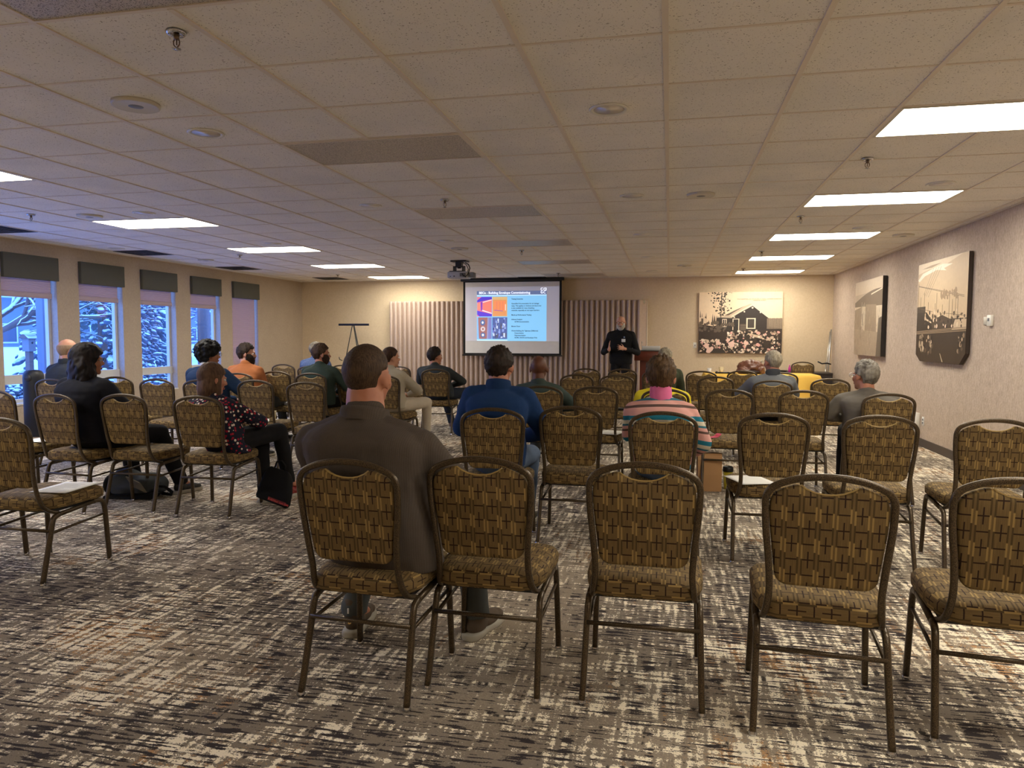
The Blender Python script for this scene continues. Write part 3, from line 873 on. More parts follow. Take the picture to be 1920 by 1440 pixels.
# ---------------------------------------------------------------- projector
pj = empty('ceiling_projector', (-3.36, 11.45, H))
tag(pj, 'white projector hanging from a black mount in front of the screen', 'projector')
m_ = MB(); m_.box(-.12, .14, -.10, .10, -.018, 0); m_.box(-.05, .05, -.05, .05, -.10, -.018); m_.cyl((0, 0, -.12), (0, 0, -.02), .03)
for s in (-1, 1): m_.box(s * .075 - .006, s * .075 + .006, -.08, .08, -.165, -.09)
m_.box(-.14, .10, -.09, .09, -.178, -.164); m_.box(-.10, .10, -.02, .02, -.105, -.085)
m_.build('mount', M['black'], pj)
MB().rbox(-.17, .17, -.13, .13, -.285, -.178, .03).build('projector_housing', plain('projector_shell', (170, 170, 172), .4), pj)
MB().cyl((.09, .10, -.235), (.09, .165, -.235), .038, .034, 24).build('lens', M['darkgrey'], pj)
k_ = MB(); k_.box(-.12, -.10, -.134, -.13, -.262, -.252); k_.box(-.06, -.035, -.134, -.13, -.262, -.248)
for i in range(7): k_.box(.05 + i * .014, .057 + i * .014, -.134, -.13, -.262, -.205)
k_.build('vent_slots', M['black'], pj)
MB().rbox(.19, .26, -.08, .08, -.275, -.19, .012).build('cable_box', M['grey'], pj)
cb = MB(); cb.tube([(.10, 0, -.03), (.16, -.02, -.06), (.19, -.04, -.12), (.18, -.10, -.22), (.14, -.14, -.27), (.10, -.14, -.24), (.06, -.10, -.178)], .008, 8)
cb.tube([(.05, .02, -.02), (.13, -.02, -.07), (.165, -.04, -.14), (.15, -.12, -.25), (.10, -.14, -.262)], .006, 8); cb.build('cable', M['black'], pj)

# ---------------------------------------------------------------- lectern, laptop, microphone
lc = empty('lectern', (-.38, 13.75, 0))
tag(lc, 'reddish mahogany lectern standing beside the presenter', 'lectern')
MB().rbox(-.25, .25, -.21, .21, 0.93, 1.10, .012).build('top_box', M['mahogany'], lc)
MB().box(-.15, .20, -.14, .16, .06, .93).build('column', M['mahogany'], lc)
MB().rbox(-.22, .25, -.2, .2, 0, .06, .012).build('base', M['mahogany'], lc)
MB().box(-.23, .23, -.19, .19, 1.10, 1.106).build('reading_surface', plain('black_leatherette', (28, 24, 24), .5), lc)
lp = empty('laptop', (-.33, 13.76, 1.107)); tag(lp, 'open silver laptop seen from the back on the lectern', 'laptop')
MB().rbox(-.165, .165, -.10, .12, 0, .014, .008).build('base', M['silver'], lp)
MB().rbox(-.165, .165, -.004, .004, 0, .085, .006, M=Matrix.Translation((0, -.105, .008)) @ Matrix.Rotation(R(14), 4, 'X')).build('lid', plain('pale_silver_lid', (222, 222, 222), .4), lp)
gm = MB(); gm.lathe([(.001, 0), (.035, 0), (.035, .01), (.008, .018)], (-.505, 13.72, 1.107), 18); gm.tube([(-.505, 13.72, 1.115), (-.505, 13.72, 1.18), (-.50, 13.71, 1.25)], .005, 8); gm.cap((-.50, 13.71, 1.25), (-.498, 13.70, 1.275), .009, .009)
tag(gm.build('gooseneck_microphone', M['silver']), 'thin upright gooseneck microphone at the left of the lectern top', 'microphone')

# ---------------------------------------------------------------- golden table, dark table and what stands there
tb = empty('draped_table', (1.5, 13.05, 0)); tag(tb, 'long table hung with a golden yellow tablecloth', 'table')
def drape():
    n = 120; rows = []
    x0, x1, y0, y1 = -.9, .92, -.38, .38
    per = []
    for i in range(n):
        t = i / n * 4
        if t < 1: p = (x0 + (x1 - x0) * t, y0)
        elif t < 2: p = (x1, y0 + (y1 - y0) * (t - 1))
        elif t < 3: p = (x1 - (x1 - x0) * (t - 2), y1)
        else: p = (x0, y1 - (y1 - y0) * (t - 3))
        per.append(p)
    for z, g_ in ((.742, -.012), (.738, 0.0), (.70, .012), (.55, .03), (.35, .05), (.16, .065)):
        r_ = []
        for i, (x, y) in enumerate(per):
            q = g_ * (1 + .9 * math.sin(i * .83) * (1 if z < .7 else .2)) if g_ > 0 else g_
            dx = 1 if x >= x1 - .001 else (-1 if x <= x0 + .001 else 0); dy = 1 if y >= y1 - .001 else (-1 if y <= y0 + .001 else 0)
            cx = max(0, abs(x - .01) - .72) / .2 * math.copysign(1, x)
            r_.append((x + q * (dx + cx * .5), y + q * dy, z))
        rows.append(r_)
    return MB().loft(rows)
o = drape().build('tablecloth', M['yellow'], None); tag(o, 'golden yellow tablecloth draped over the long table', 'tablecloth'); o.location = (1.5, 13.05, 0)
MB().box(-.88, .90, -.36, .36, .70, .728).build('tabletop', M['darktable'], tb)
for sx in (-.8, .82):
    for sy in (-.3, .3): MB().cyl((sx, sy, 0), (sx, sy, .70), .015).build('leg', M['darkgrey'], tb)
db = empty('side_table', (2.3, 14.85, 0)); tag(db, 'low dark skirted table against the back wall by the corner', 'table')
MB().rbox(-.72, .70, -.3, .3, .66, .70, .01).build('tabletop', M['darktable'], db); MB().box(-.715, .695, -.297, .297, .02, .66).build('skirt', plain('charcoal_table_skirt', (62, 55, 54), .9), db)
c = MB().lathe([(.026, 0), (.028, .002), (.037, .085), (.036, .085), (.027, .004), (.001, .004)], seg=20).build('plastic_cup', plain('clear_plastic', (215, 212, 205), .1)); c.location = (.68, 13.0, .743); tag(c, 'clear plastic cup at the left end of the golden table', 'cup')
M['cup'] = plain('cream_paper_cup', (226, 210, 168), .7)
def cup(name, loc, lab):
    c = empty(name, loc); tag(c, lab, 'cup')
    MB().lathe([(.001, .002), (.028, 0), (.03, .002), (.041, .100), (.039, .100), (.029, .005), (.001, .005)], seg=22).build('cup_body', M['cup'], c)
    MB().lathe([(.040, .098), (.0435, .100), (.0435, .104), (.040, .105)], seg=22).build('rolled_rim', M['cup'], c)
cup('paper_cup', (.885, 13.1, .743), 'cream paper cup on the golden table, left of the leather jacket')
mc = MB(); mc.cyl((.80, 12.85, .757), (.99, 12.86, .757), .013, .017); mc.ell((.795, 12.85, .760), (.028, .024, .024))
mc.cyl((.99, 12.86, .757), (1.10, 12.87, .755), .012, .009); tag(mc.build('handheld_microphone', M['black']), 'black handheld microphone lying on the golden table', 'microphone')
def jacketheap():
    m = MB()
    rnd = random.Random(8)
    m.ell((0, 0, .09), (.22, .16, .15), None, 40, 24, fn=lambda d: d * (1 + .10 * noise.noise(d * 3) + .05 * noise.noise(Vector((d.x * 9, d.y * 9, d.z * 3)))))
    m.ell((-.10, -.09, .05), (.14, .09, .07), None, 24, 14, fn=lambda d: d * (1 + .15 * noise.noise(d * 4)))
    m.ell((.13, -.05, .06), (.11, .10, .08), None, 24, 14, fn=lambda d: d * (1 + .15 * noise.noise(d * 4)))
    return m
lj = jacketheap().fuse('leather_jacket', plain('brown_leather', (104, 66, 50), .36, 0, .45, 12.0), None, .012, 1, lambda c, n: c + n * (.022 * noise.noise(Vector((c.x * 16, c.y * 8, c.z * 14))) + .006 * noise.noise(c * 50)))
lj.location = (1.36, 13.0, .742); tag(lj, 'heap of brown leather jacket piled on the golden table', 'jacket')
ll = MB().ell((-.03, -.16, .035), (.17, .06, .032), None, 24, 12, fn=lambda d: d * (1 + .2 * noise.noise(d * 5))).build('dark_lining', plain('dark_lining_cloth', (44, 32, 28), .7), lj)
proto = None
for k, (x, lab) in enumerate([(2.25, 'pink bottle on the dark table, left one of the pair'), (2.30, 'pink bottle on the dark table, right one of the pair')]):
    if proto is None:
        proto = o = empty('pink_bottle')
        pk = plain('magenta_plastic', (206, 66, 158), .3)
        MB().lathe([(.001, 0), (.022, 0), (.024, .004), (.024, .085), (.012, .10), (.010, .112), (.001, .112)], seg=18).build('bottle_body', pk, o)
        MB().lathe([(.013, .112), (.013, .135), (.008, .145), (.001, .145)], seg=16).build('cap', plain('pink_cap', (230, 120, 190), .3), o)
    else: o = copy_tree(proto)
    o.location = (x, 14.7, .70); tag(o, lab, 'bottle', 'pink bottles')
o = MB().lathe([(.001, .0), (.10, 0), (.15, .03), (.145, .032), (.10, .006), (.001, .006)], (0, 0, 0), 28).build('serving_tray', M['black']); o.location = (2.08, 14.72, .70); tag(o, 'shallow black serving bowl on the dark table', 'tray')

# ---------------------------------------------------------------- easel, folded stand
es = empty('display_easel', (-6.6, 14.5, 0)); tag(es, 'black folding easel with a wide flat top bar near the partition', 'easel')
MB().box(-.345, .345, -.012, .012, 1.585, 1.63).build('top_bar', M['black'], es)
MB().tube([(-.03, 0, 1.60), (-.33, -.12, .015)], .011).build('leg', M['black'], es); MB().tube([(.0, 0, 1.60), (.30, -.12, .015)], .013).build('leg', M['black'], es); MB().tube([(.0, .02, 1.60), (.14, .42, .015)], .010).build('leg', M['black'], es)
for s in (-1, 1): MB().tube([(s * .24 - .01, -.05, .84), (s * .24 - .03, -.14, .87), (s * .24 - .035, -.15, .92)], .009).build('support_peg', M['black'], es)
st = empty('folded_tripod_stand', (3.0, 15.0, 0)); tag(st, 'silver folded tripod stand leaning in the right-hand back corner', 'stand')
MB().tube([(-.03, 0, .05), (.055, .08, 1.52)], .016).build('main_tube', M['silver'], st)
MB().tube([(-.085, -.02, .05), (.03, .07, 1.48)], .009).build('leg', M['silver'], st); MB().tube([(-.06, -.05, .05), (-.04, 0.0, .90)], .009).build('leg', M['silver'], st)
c_ = MB(); c_.tube([(-.20, -.05, .90), (-.12, -.04, .86), (-.02, 0, .87), (.05, .0, .85)], .013); c_.box(-.0, .06, -.03, .03, .62, .66); c_.build('clamp', M['black'], st)

# ---------------------------------------------------------------- wall fittings
def plate(name, loc, rot, lab, kind, cat):
    e = empty(name, loc); e.rotation_euler.z = rot; tag(e, lab, cat)
    MB().rbox(-.035, .035, -.006, 0, -.057, .057, .006).build('plate', M['white'], e)
    if kind == 'outlet':
        for z in (-.02, .02): MB().rbox(-.014, .014, -.009, -.006, z - .013, z + .013, .004).box(-.007, -.004, -.0095, -.009, z - .005, z + .006, 0).build('socket', M['grey'], e)
    else: MB().rbox(-.009, .009, -.012, -.006, -.014, .014, .003).build('toggle', M['grey'], e)
plate('wall_switch', (.505, YB, 1.20), 0, 'white wall plate with a grey switch left of the cabin picture', 'switch', 'switch')
plate('wall_outlet', (XR, 9.90, .32), -PI / 2, 'white power outlet low on the right-hand wall beside the heater', 'outlet', 'outlet')
th = empty('thermostat', (XR, 8.05, 1.53)); th.rotation_euler.z = -PI / 2; tag(th, 'small white thermostat on the right-hand wall beside the harbour picture', 'thermostat')
MB().rbox(-.045, .045, -.03, 0, -.055, .055, .006).build('housing', M['white'], th); MB().rbox(-.02, .02, -.034, -.03, -.005, .025, .003).build('dial_window', M['grey'], th)
MB().rbox(-.17, -.10, -.01, 0, -.04, .04, .004).build('side_plate', M['offwhite'], th)
ht = empty('wall_heater', (XR, 10.45, .17)); ht.rotation_euler.z = -PI / 2; tag(ht, 'white wall heater grille low on the right-hand wall', 'heater')
MB().rbox(-.43, .43, -.05, 0, 0, .24, .01).build('cabinet', M['white'], ht)
g_ = MB()
for i in range(34): g_.box(-.40 + i * .024, -.39 + i * .024, -.053, -.05, .03, .115); g_.box(-.40 + i * .024, -.39 + i * .024, -.053, -.05, .125, .21)
g_.build('grille', M['darkgrey'], ht)
ds = MB().rbox(-.035, .035, -.05, 0, 0, .15, .012).build('wall_dispenser', M['white']); ds.location = (XR, 12.75, .62); ds.rotation_euler.z = -PI / 2; tag(ds, 'small white dispenser on the right-hand wall near the corner', 'dispenser')

# ---------------------------------------------------------------- pictures
PM = {}
def tone(c):
    if c not in PM: PM[c] = plain('print_tone', c, .45, 0, .08, 20.0)
    return PM[c]
class Pic:
    """a printed board: board body plus a printed face built from flat toned shapes"""
    def __init__(s, w, h, outline=None, depth=.045, edge=(222, 196, 166)):
        s.w, s.h, s.dep = w, h, depth; s.mb = MB(); s.mats = []; s.k = 0; s.outline = outline or [(0, 0), (1, 0), (1, 1), (0, 1)]; s.edge = edge
    def sh(s, c, pts):
        c = tuple(c)
        if c not in s.mats: s.mats.append(c)
        s.k += 1
        s.mb.poly([(min(max(u, 0), 1) * s.w - s.w / 2, -s.dep - .0004 - .00001 * s.k, min(max(v, 0), 1) * s.h) for u, v in pts], s.mats.index(c))
    def line(s, c, a, b, t=.006):
        a = Vector(a); b = Vector(b); d = (b - a).normalized(); n = Vector((-d.y, d.x * s.w / s.h)) * t
        s.sh(c, [a + n, b + n, b - n, a - n])
    def blob(s, c, u, v, r, n=9, sd=0):
        rn = random.Random(sd + int(u * 1e4) + int(v * 1e5)); q = []
        for i in range(n):
            a = 2 * PI * i / n; rr = r * rn.uniform(.6, 1.15); q.append((u + rr * math.cos(a), v + rr * math.sin(a) * s.w / s.h))
        s.sh(c, q)
    def finish(s, name, loc, rz, lab):
        e = empty(name, loc, rz); tag(e, lab, 'picture')
        MB().prism([(u * s.w - s.w / 2, -s.dep, v * s.h) for u, v in s.outline], (0, s.dep - .012, 0)).build('board', plain('picture_board', s.edge, .6), e)
        s.mb.build('printed_scene', [tone(c) for c in s.mats], e)
        MB().box(-s.w * .3, s.w * .3, -.012, 0, s.h * .7, s.h * .74).build('hanging_cleat', M['darkgrey'], e)
        return e
def clipv(v): return max(0, min(1, v))
rnd = random.Random(11)
# cabin and flower garden
P1 = Pic(1.60, 1.22)
P1.sh((238, 212, 178), [(0, 0), (1, 0), (1, 1), (0, 1)])
P1.sh((62, 50, 42), [(0, 0), (1, 0), (1, .40), (.80, .45), (.62, .36), (.45, .42), (.3, .50), (.18, .44), (0, .48)])
for i in range(26):
    u = rnd.uniform(0, .42); hgt = rnd.uniform(.05, .22); b_ = .47 + rnd.uniform(-.03, .02)
    P1.sh((92, 76, 64), [(u - .014, b_), (u + .014, b_), (u, b_ + hgt)])
P1.sh((226, 200, 168), [(0, .49), (.10, .49), (.10, .56), (.05, .60), (0, .58)]); P1.sh((90, 76, 64), [(.03, .49), (.055, .49), (.055, .57), (.03, .57)])
P1.sh((60, 52, 46), [(.22, .40), (.42, .36), (.42, .60), (.22, .58)]); P1.sh((54, 46, 42), [(.38, .36), (.84, .38), (.84, .58), (.645, .78), (.38, .60)])
P1.sh((198, 176, 150), [(.30, .60), (.40, .58), (.645, .80), (.62, .81), (.42, .70)]); P1.sh((90, 78, 66), [(.31, .62), (.36, .62), (.56, .78), (.50, .74)])
P1.sh((226, 206, 180), [(.39, .585), (.645, .775), (.645, .805), (.375, .60)]); P1.sh((226, 206, 180), [(.645, .805), (.87, .56), (.855, .555), (.645, .775)])
P1.sh((190, 170, 146), [(.22, .585), (.40, .575), (.40, .60), (.22, .60)])
for u, v in ((.645, .745), (.55, .68), (.74, .665), (.43, .59)): P1.blob((240, 222, 196), u, v, .012)
for a in ((.575, .685, .40, .575, (236, 218, 190)), (.59, .67, .415, .56, (70, 62, 56)), (.285, .34, .43, .56, (236, 218, 190)), (.293, .312, .44, .55, (70, 62, 56)), (.318, .333, .44, .55, (70, 62, 56)), (.41, .49, .38, .565, (236, 218, 190)), (.42, .48, .36, .555, (50, 44, 40))):
    P1.sh(a[4], [(a[0], a[2]), (a[1], a[2]), (a[1], a[3]), (a[0], a[3])])
for k in range(6): P1.line((150, 132, 112), (.50, .38 + k * .018), (.57, .38 + k * .018), .0025)
for k in range(22):
    u = .82 + k * .0085; P1.sh(((150, 132, 112), (112, 98, 84))[k % 2], [(u, .40), (u + .008, .40), (u + .008, .57 + .002 * (k % 5)), (u, .57)])
P1.line((56, 46, 40), (.265, .47), (.275, 1.0), .004)
for i in range(120):
    v = rnd.uniform(.62, 1); s_ = (v - .45) * .35; P1.blob((70, 60, 50), .27 + rnd.gauss(0, .5) * s_ * .9, v, rnd.uniform(.004, .013), 7, i)
for i in range(60): P1.blob((104, 90, 76), rnd.uniform(0, .42), rnd.uniform(.36, .50), rnd.uniform(.008, .025), 8, i)
P1.sh((206, 182, 154), [(.60, .33), (.90, .24), (.90, .19), (.58, .30)])
for i in range(420):
    u = rnd.uniform(.02, .98); v = rnd.uniform(.0, .36) if u > .35 else rnd.uniform(0, .22)
    c = rnd.choice([(232, 210, 186), (212, 188, 164), (224, 170, 158), (160, 136, 116), (46, 38, 34), (40, 34, 30), (240, 224, 204), (60, 50, 42)])
    P1.blob(c, u, v, rnd.uniform(.006, .022), 8, i)
for (u, v, r_) in ((.10, .12, .04), (.14, .05, .05), (.40, .14, .045), (.36, .22, .025), (.24, .17, .03), (.58, .17, .03)): P1.blob((236, 200, 184), u, v, r_, 12)
P1.sh((56, 48, 42), [(.14, 0), (.34, 0), (.30, .07), (.20, .08)])
P1.finish('cabin_garden_picture', (1.37, YB, 1.045), 0, 'large sepia picture of a log cabin behind a flower garden on the back wall')
o = bpy.data.objects['cabin_garden_picture']
text_obj('caption', 'PHOTOGRAPHER, LOG HOUSE AND FLOWERS. A PIONEER HOMESTEAD,\nFAIRBANKS, ALASKA', .026, tone((120, 98, 78)), o, (.36, -.053, 1.07), align='CENTER')
# tall grass / dome picture on the right wall
P2 = Pic(1.60, 1.19, depth=.07, edge=(34, 28, 26))
P2.sh((186, 168, 146), [(0, 0), (1, 0), (1, 1), (0, 1)])
P2.sh((206, 188, 164), [(0, .82), (1, .84), (1, 1), (0, 1)])
ar = [(u / 20, .72 + .14 * math.sin(min(1, u / 20 * 1.05) * PI * .55)) for u in range(21)]
P2.sh((112, 96, 80), [(0, .66)] + ar + [(1, .62)]); P2.sh((212, 196, 172), [(0, .66), (1, .64), (1, .30), (0, .30)])
P2.sh((150, 132, 112), [(0, .62), (.32, .66), (.36, .10), (0, .10)]); P2.sh((146, 128, 108), [(.42, .68), (.80, .66), (.84, .15), (.40, .15)])
P2.sh((164, 146, 124), [(0, .36), (1, .30), (1, 0), (0, 0)])
for i in range(260):
    u = rnd.uniform(0, .92); v = rnd.uniform(.0, .62); P2.sh(rnd.choice([(128, 112, 94), (176, 158, 134), (106, 92, 78), (196, 178, 154)]), [(u, v), (u + .006, v), (u + .004, v + rnd.uniform(.02, .10))])
for i in range(30): u = rnd.choice([.3, .34, .37, .86]) + rnd.uniform(-.03, .03); v = rnd.uniform(.3, .62); P2.sh((226, 210, 186), [(u, v), (u + .010, v), (u + .008, v + .10), (u + .002, v + .1)])
P2.sh((96, 86, 74), [(.84, 0), (1, 0), (1, .5), (.90, .48)])
P2.line((232, 216, 192), (.62, .80), (1.0, .85), .006)
P2.finish('grassy_shore_picture', (XR, 12.42, 1.08), -PI / 2, 'faded sepia picture with a black side edge on the right-hand wall, farther one')
# harbour picture with two cut lower corners
P3 = Pic(1.58, 1.20, outline=[(.03, .07), (.10, 0), (.90, 0), (1, .10), (1, 1), (0, 1), (0, .07)], depth=.05, edge=(60, 48, 40))
def P3f(c, pts): P3.sh(c, pts)
P3f((214, 188, 152), [(0, .35), (1, .35), (1, 1), (0, 1)])
P3f((232, 212, 182), [(0, .9), (0, 1), (.9, 1), (.55, .93), (.25, .93)]); P3f((246, 234, 212), [(0, .84), (.10, .90), (.30, .925), (.52, .95), (.72, .93), (.55, .905), (.60, .88), (.40, .905), (.15, .87), (.03, .82)])
P3f((176, 150, 120), [(.08, .945), (.30, .965), (.5, .965), (.3, .94)])
P3f((58, 46, 38), [(0, .07), (.10, 0), (.90, 0), (1, .10), (1, .30), (0, .30)])
P3f((48, 38, 32), [(0, .30), (.30, .30), (.36, .40), (.22, .50), (0, .50)]); P3f((76, 62, 50), [(.30, .30), (1, .30), (1, .42), (.70, .42), (.55, .46), (.36, .42)])
P3f((206, 182, 150), [(.74, .31), (1, .32), (1, .41), (.80, .41)])
P3f((70, 58, 48), [(0, .50), (.19, .50), (.19, .56), (0, .56)]); P3f((226, 204, 172), [(.21, .42), (.33, .385), (.33, .40), (.21, .44)])
for i in range(70):
    u = rnd.uniform(.18, .98); v = rnd.uniform(.34, .50); P3.blob(rnd.choice([(46, 36, 30), (204, 180, 148), (90, 74, 60), (228, 206, 176), (60, 48, 40)]), u, v, rnd.uniform(.006, .022), 6, i)
for u, v0, v1 in ((.02, .5, .80), (.16, .5, .70), (.08, .5, .66), (.40, .5, .58), (.43, .5, .68), (.68, .42, .64), (.74, .42, .60), (.80, .42, .63), (.84, .42, .63), (.25, .5, .6), (.55, .45, .56)): P3.line((56, 44, 36), (u, v0), (u, v1), .0028)
for a, b_ in (((.02, .78), (.95, .62)), ((.02, .775), (.95, .607)), ((.02, .55), (.35, .50)), ((.34, .93), (.14, .68)), ((.40, .93), (.17, .67)), ((.45, .93), (.20, .66)), ((.50, .93), (.24, .65)), ((.55, .48), (.98, .44))): P3.line((112, 92, 74), a, b_, .0015)
for i in range(26): P3.blob((168, 142, 112), rnd.uniform(.50, .82), rnd.uniform(.62, .68), rnd.uniform(.01, .03), 7, i)
for k in range(3): P3.line((150, 128, 102), (0, .305 - k * .012), (1, .335 - k * .015), .003)
for i in range(60):
    u, v = rnd.choice([(rnd.uniform(.22, .38), rnd.uniform(.06, .26)), (rnd.uniform(.86, .98), rnd.uniform(.1, .28)), (rnd.uniform(.05, .2), rnd.uniform(.1, .26))])
    P3.blob(rnd.choice([(150, 130, 106), (196, 174, 144), (96, 80, 66), (40, 32, 27)]), u, v, rnd.uniform(.008, .026), 8, i)
P3.sh((200, 180, 150), [(.58, .01), (.60, .01), (.54, .09), (.53, .09)])
o = P3.finish('harbour_picture', (XR, 9.33, 1.07), -PI / 2, 'large sepia harbour picture with cut lower corners on the right-hand wall, nearer one')
# ---------------------------------------------------------------- papers and belongings on chairs and floor
def sheet(loc, rz, w, h, lab, mat=None, curl=0.0, name='paper_sheet', lines=True, cat='paper'):
    n = 6; rows = []
    def z(u, v): return .001 + curl * max(0, u - .5) ** 2 * 4
    t = [[(-w / 2 + w * i / n, -h / 2 + h * j / n, z(i / n, j / n)) for i in range(n + 1)] for j in range(n + 1)]
    vs = [p for r_ in t for p in r_]; m = n + 1
    mb = MB().add(vs, [(j * m + i, j * m + i + 1, (j + 1) * m + i + 1, (j + 1) * m + i) for j in range(n) for i in range(n)])
    o = mb.build(name, mat or M['paper'])
    s_ = o.modifiers.new('t', 'SOLIDIFY'); s_.thickness = .0012; s_.offset = 1
    o.location = loc; o.rotation_euler.z = R(rz); tag(o, lab, cat, None)
    if lines:
        l = MB(); rr = random.Random(2)
        for k in range(9): l.box(-w * .38, -w * .38 + w * .76 * rr.uniform(.5, 1), -h * .35 + k * h * .08, -h * .35 + k * h * .08 + .003, .0026, .0028)
        l.build('print_lines', M['grey'], o)
    return o
sheet((-3.40, 3.52, .474), 6, .22, .30, 'printed white sheet on the empty chair at the far left')
sheet((.50, 4.66, .474), 20, .22, .28, 'white sheet on the empty chair right of the striped sweater woman', lines=False)
sheet((-.52, 6.72, .474), -14, .22, .28, 'white sheet on the chair right of the bald man in green', lines=False)
sheet((-5.16, 5.12, .474), 0, .22, .28, 'white sheet on the chair cut off by the left edge', lines=False)
sheet((-4.14, 6.84, .474), 5, .22, .28, 'white sheet under the paper cup, window side', lines=False)
sheet((.40, 6.62, .474), 30, .10, .075, 'pink folded slip of paper on an empty chair seat', plain('pink_paper', (232, 92, 128), .7), .03, 'pink_slip', False)
o = MB()
for k in range(4): o.rbox(-.11 + .004 * k, .11 + .003 * (k % 2), -.14, .14 - .004 * k, .001 + k * .008, .008 + k * .008, .004)
o = o.build('paper_stack', M['paper']); o.location = (-4.83, 8.60, .473); tag(o, 'loose stack of white papers on a window-side chair', 'papers')
cup('paper_cup', (-4.0, 6.78, .4765), 'cream paper cup standing on a window-side chair seat')
o = MB().rbox(-.07, .07, -.05, .05, 0, .025, .012).build('glasses_case', M['black']); o.location = (-.56, 8.86, .473); o.rotation_euler.z = .3; tag(o, 'small black case on a chair seat before the presenter', 'case')
# tote bag with red lettering, leaning
tg = empty('tote_bag', (-3.07, 5.16, .004), R(-6)); tag(tg, 'black tote bag with red printed line standing on the carpet by the floral blouse woman', 'bag')
Tm = Matrix.Rotation(R(14), 4, 'Y') @ Matrix.Rotation(R(-10), 4, 'X')
def bagring(z, w, d, ox=0.0):
    return [(ox + w * math.copysign(abs(math.cos(a)) ** .35, math.cos(a)), d * math.copysign(abs(math.sin(a)) ** .6, math.sin(a)), z) for a in [2 * PI * i / 28 for i in range(28)]]
MB().loft([bagring(.036, .145, .035), bagring(.055, .152, .042), bagring(.15, .142, .048, -.004), bagring(.24, .125, .04, -.012), bagring(.285, .105, .022, -.018), bagring(.30, .085, .010, -.02)], M=Tm).build('bag_body', M['blackcloth'], tg)
hb = MB(); hb.tube([Tm @ Vector(p) for p in ((-.07, 0, .29), (-.06, -.01, .35), (-.02, -.01, .37), (.02, 0, .34), (.03, 0, .29))], .007, 8); hb.build('handle', M['blackcloth'], tg)
MB().box(-.02, .148, -.0475, -.044, .052, .078, M=Tm).build('red_band', plain('dark_red_band', (104, 24, 22), .7), tg)
tx = text_obj('red_lettering', 'R ADVisor  com 3200', .021, plain('red_print', (206, 70, 60), .6), tg, (0, 0, 0), bold=.0006)
tx.matrix_local = Tm @ Matrix.Translation((-.015, -.0485, .057)) @ Matrix.Rotation(PI / 2, 4, 'X')
# backpack lying on its side
bp = empty('backpack', (-4.38, 5.28, 0), R(8)); tag(bp, 'grey and black backpack lying on the carpet under the woman in black', 'backpack')
m_ = MB(); m_.ell((0, 0, .10), (.24, .15, .10)); m_.ell((-.10, 0, .13), (.13, .14, .10)); m_.ell((.12, .02, .10), (.13, .13, .09)); m_.box(-.18, .16, -.12, .1, .03, .16)
m_.fuse('main_compartment', cloth('grey_pack_cloth', (74, 78, 80), .8), bp, .014, 4, lambda c, n: c + n * .012 * noise.noise(c * 11))
m_ = MB(); m_.prism([(-.22, -.155, .005), (.2, -.155, .005), (.26, -.15, .06), (.1, -.16, .05), (-.2, -.16, .03)], (0, .10, 0)); m_.ell((-.22, 0, .10), (.05, .12, .09)); m_.build('base_panel', M['blackcloth'], bp)
MB().prism([(-.02, -.145, .19), (.10, -.15, .14), (.16, -.155, .06), (.05, -.16, .11)], (0, .02, 0)).build('front_flap', cloth('beige_flap', (120, 112, 98), .8), bp)
MB().tube([(.20, -.05, .10), (.28, -.08, .10), (.33, -.06, .05), (.30, -.02, .02), (.22, -.02, .03)], .014, 8).build('shoulder_strap', M['blackcloth'], bp)
# paper bag and tumbler under the pink-slip chair
bg_ = empty('paper_bag', (.36, 6.60, 0), R(6)); tag(bg_, 'brown paper bag standing on the carpet under the pink-slip chair', 'bag')
kp = plain('kraft_paper', (164, 124, 82), .8, 0, .12, 6.0)
def kb(z, w, d): return [(x * w, y * d, z) for x, y in ((-1, -1), (0, -1.04), (1, -1), (1.0, 0), (1, 1), (0, 1.02), (-1, 1), (-1.0, 0))]
MB().loft([kb(.002, .10, .055), kb(.15, .102, .058), kb(.28, .104, .05), kb(.335, .104, .03)], smooth=False).build('bag_body', kp, bg_)
MB().box(-.10, .10, -.036, -.029, .305, .335).build('folded_top', kp, bg_)
tm = empty('travel_tumbler', (.53, 6.70, 0)); tag(tm, 'yellow-green travel tumbler with a black lid on the carpet beside the paper bag', 'tumbler')
MB().lathe([(.001, .001), (.030, .001), (.033, .006), (.042, .16), (.001, .16)], seg=24).build('cup_body', plain('lime_tumbler', (184, 170, 40), .4), tm)
MB().lathe([(.043, .158), (.047, .160), (.047, .195), (.040, .205), (.036, .200), (.001, .198)], seg=24).build('lid', M['black'], tm)
# tower speaker by the windows
ts = empty('tower_speaker', (-7.0, 6.85, 0)); tag(ts, 'black column speaker tower standing by the windows at the left', 'speaker')
MB().loft([[(.105 * math.cos(a), .105 * math.sin(a), z) if True else 0 for a in [2 * PI * i / 28 for i in range(28)]] for z in (.06, .5, .88)] + [[(q * math.cos(a), q * math.sin(a), z) for a in [2 * PI * i / 28 for i in range(28)]] for q, z in ((.10, .92), (.085, .95), (.05, .965), (.005, .97))]).build('column', plain('black_speaker_mesh', (24, 26, 34), .5, 0, .3, 60.0), ts)
MB().lathe([(.001, 0), (.15, 0), (.155, .01), (.13, .03), (.10, .06), (.001, .06)], seg=32).build('base', M['black'], ts)
MB().cyl((.028, -.098, .88), (.03, -.108, .88), .038, .034, 24).build('control_dial', M['darkgrey'], ts)

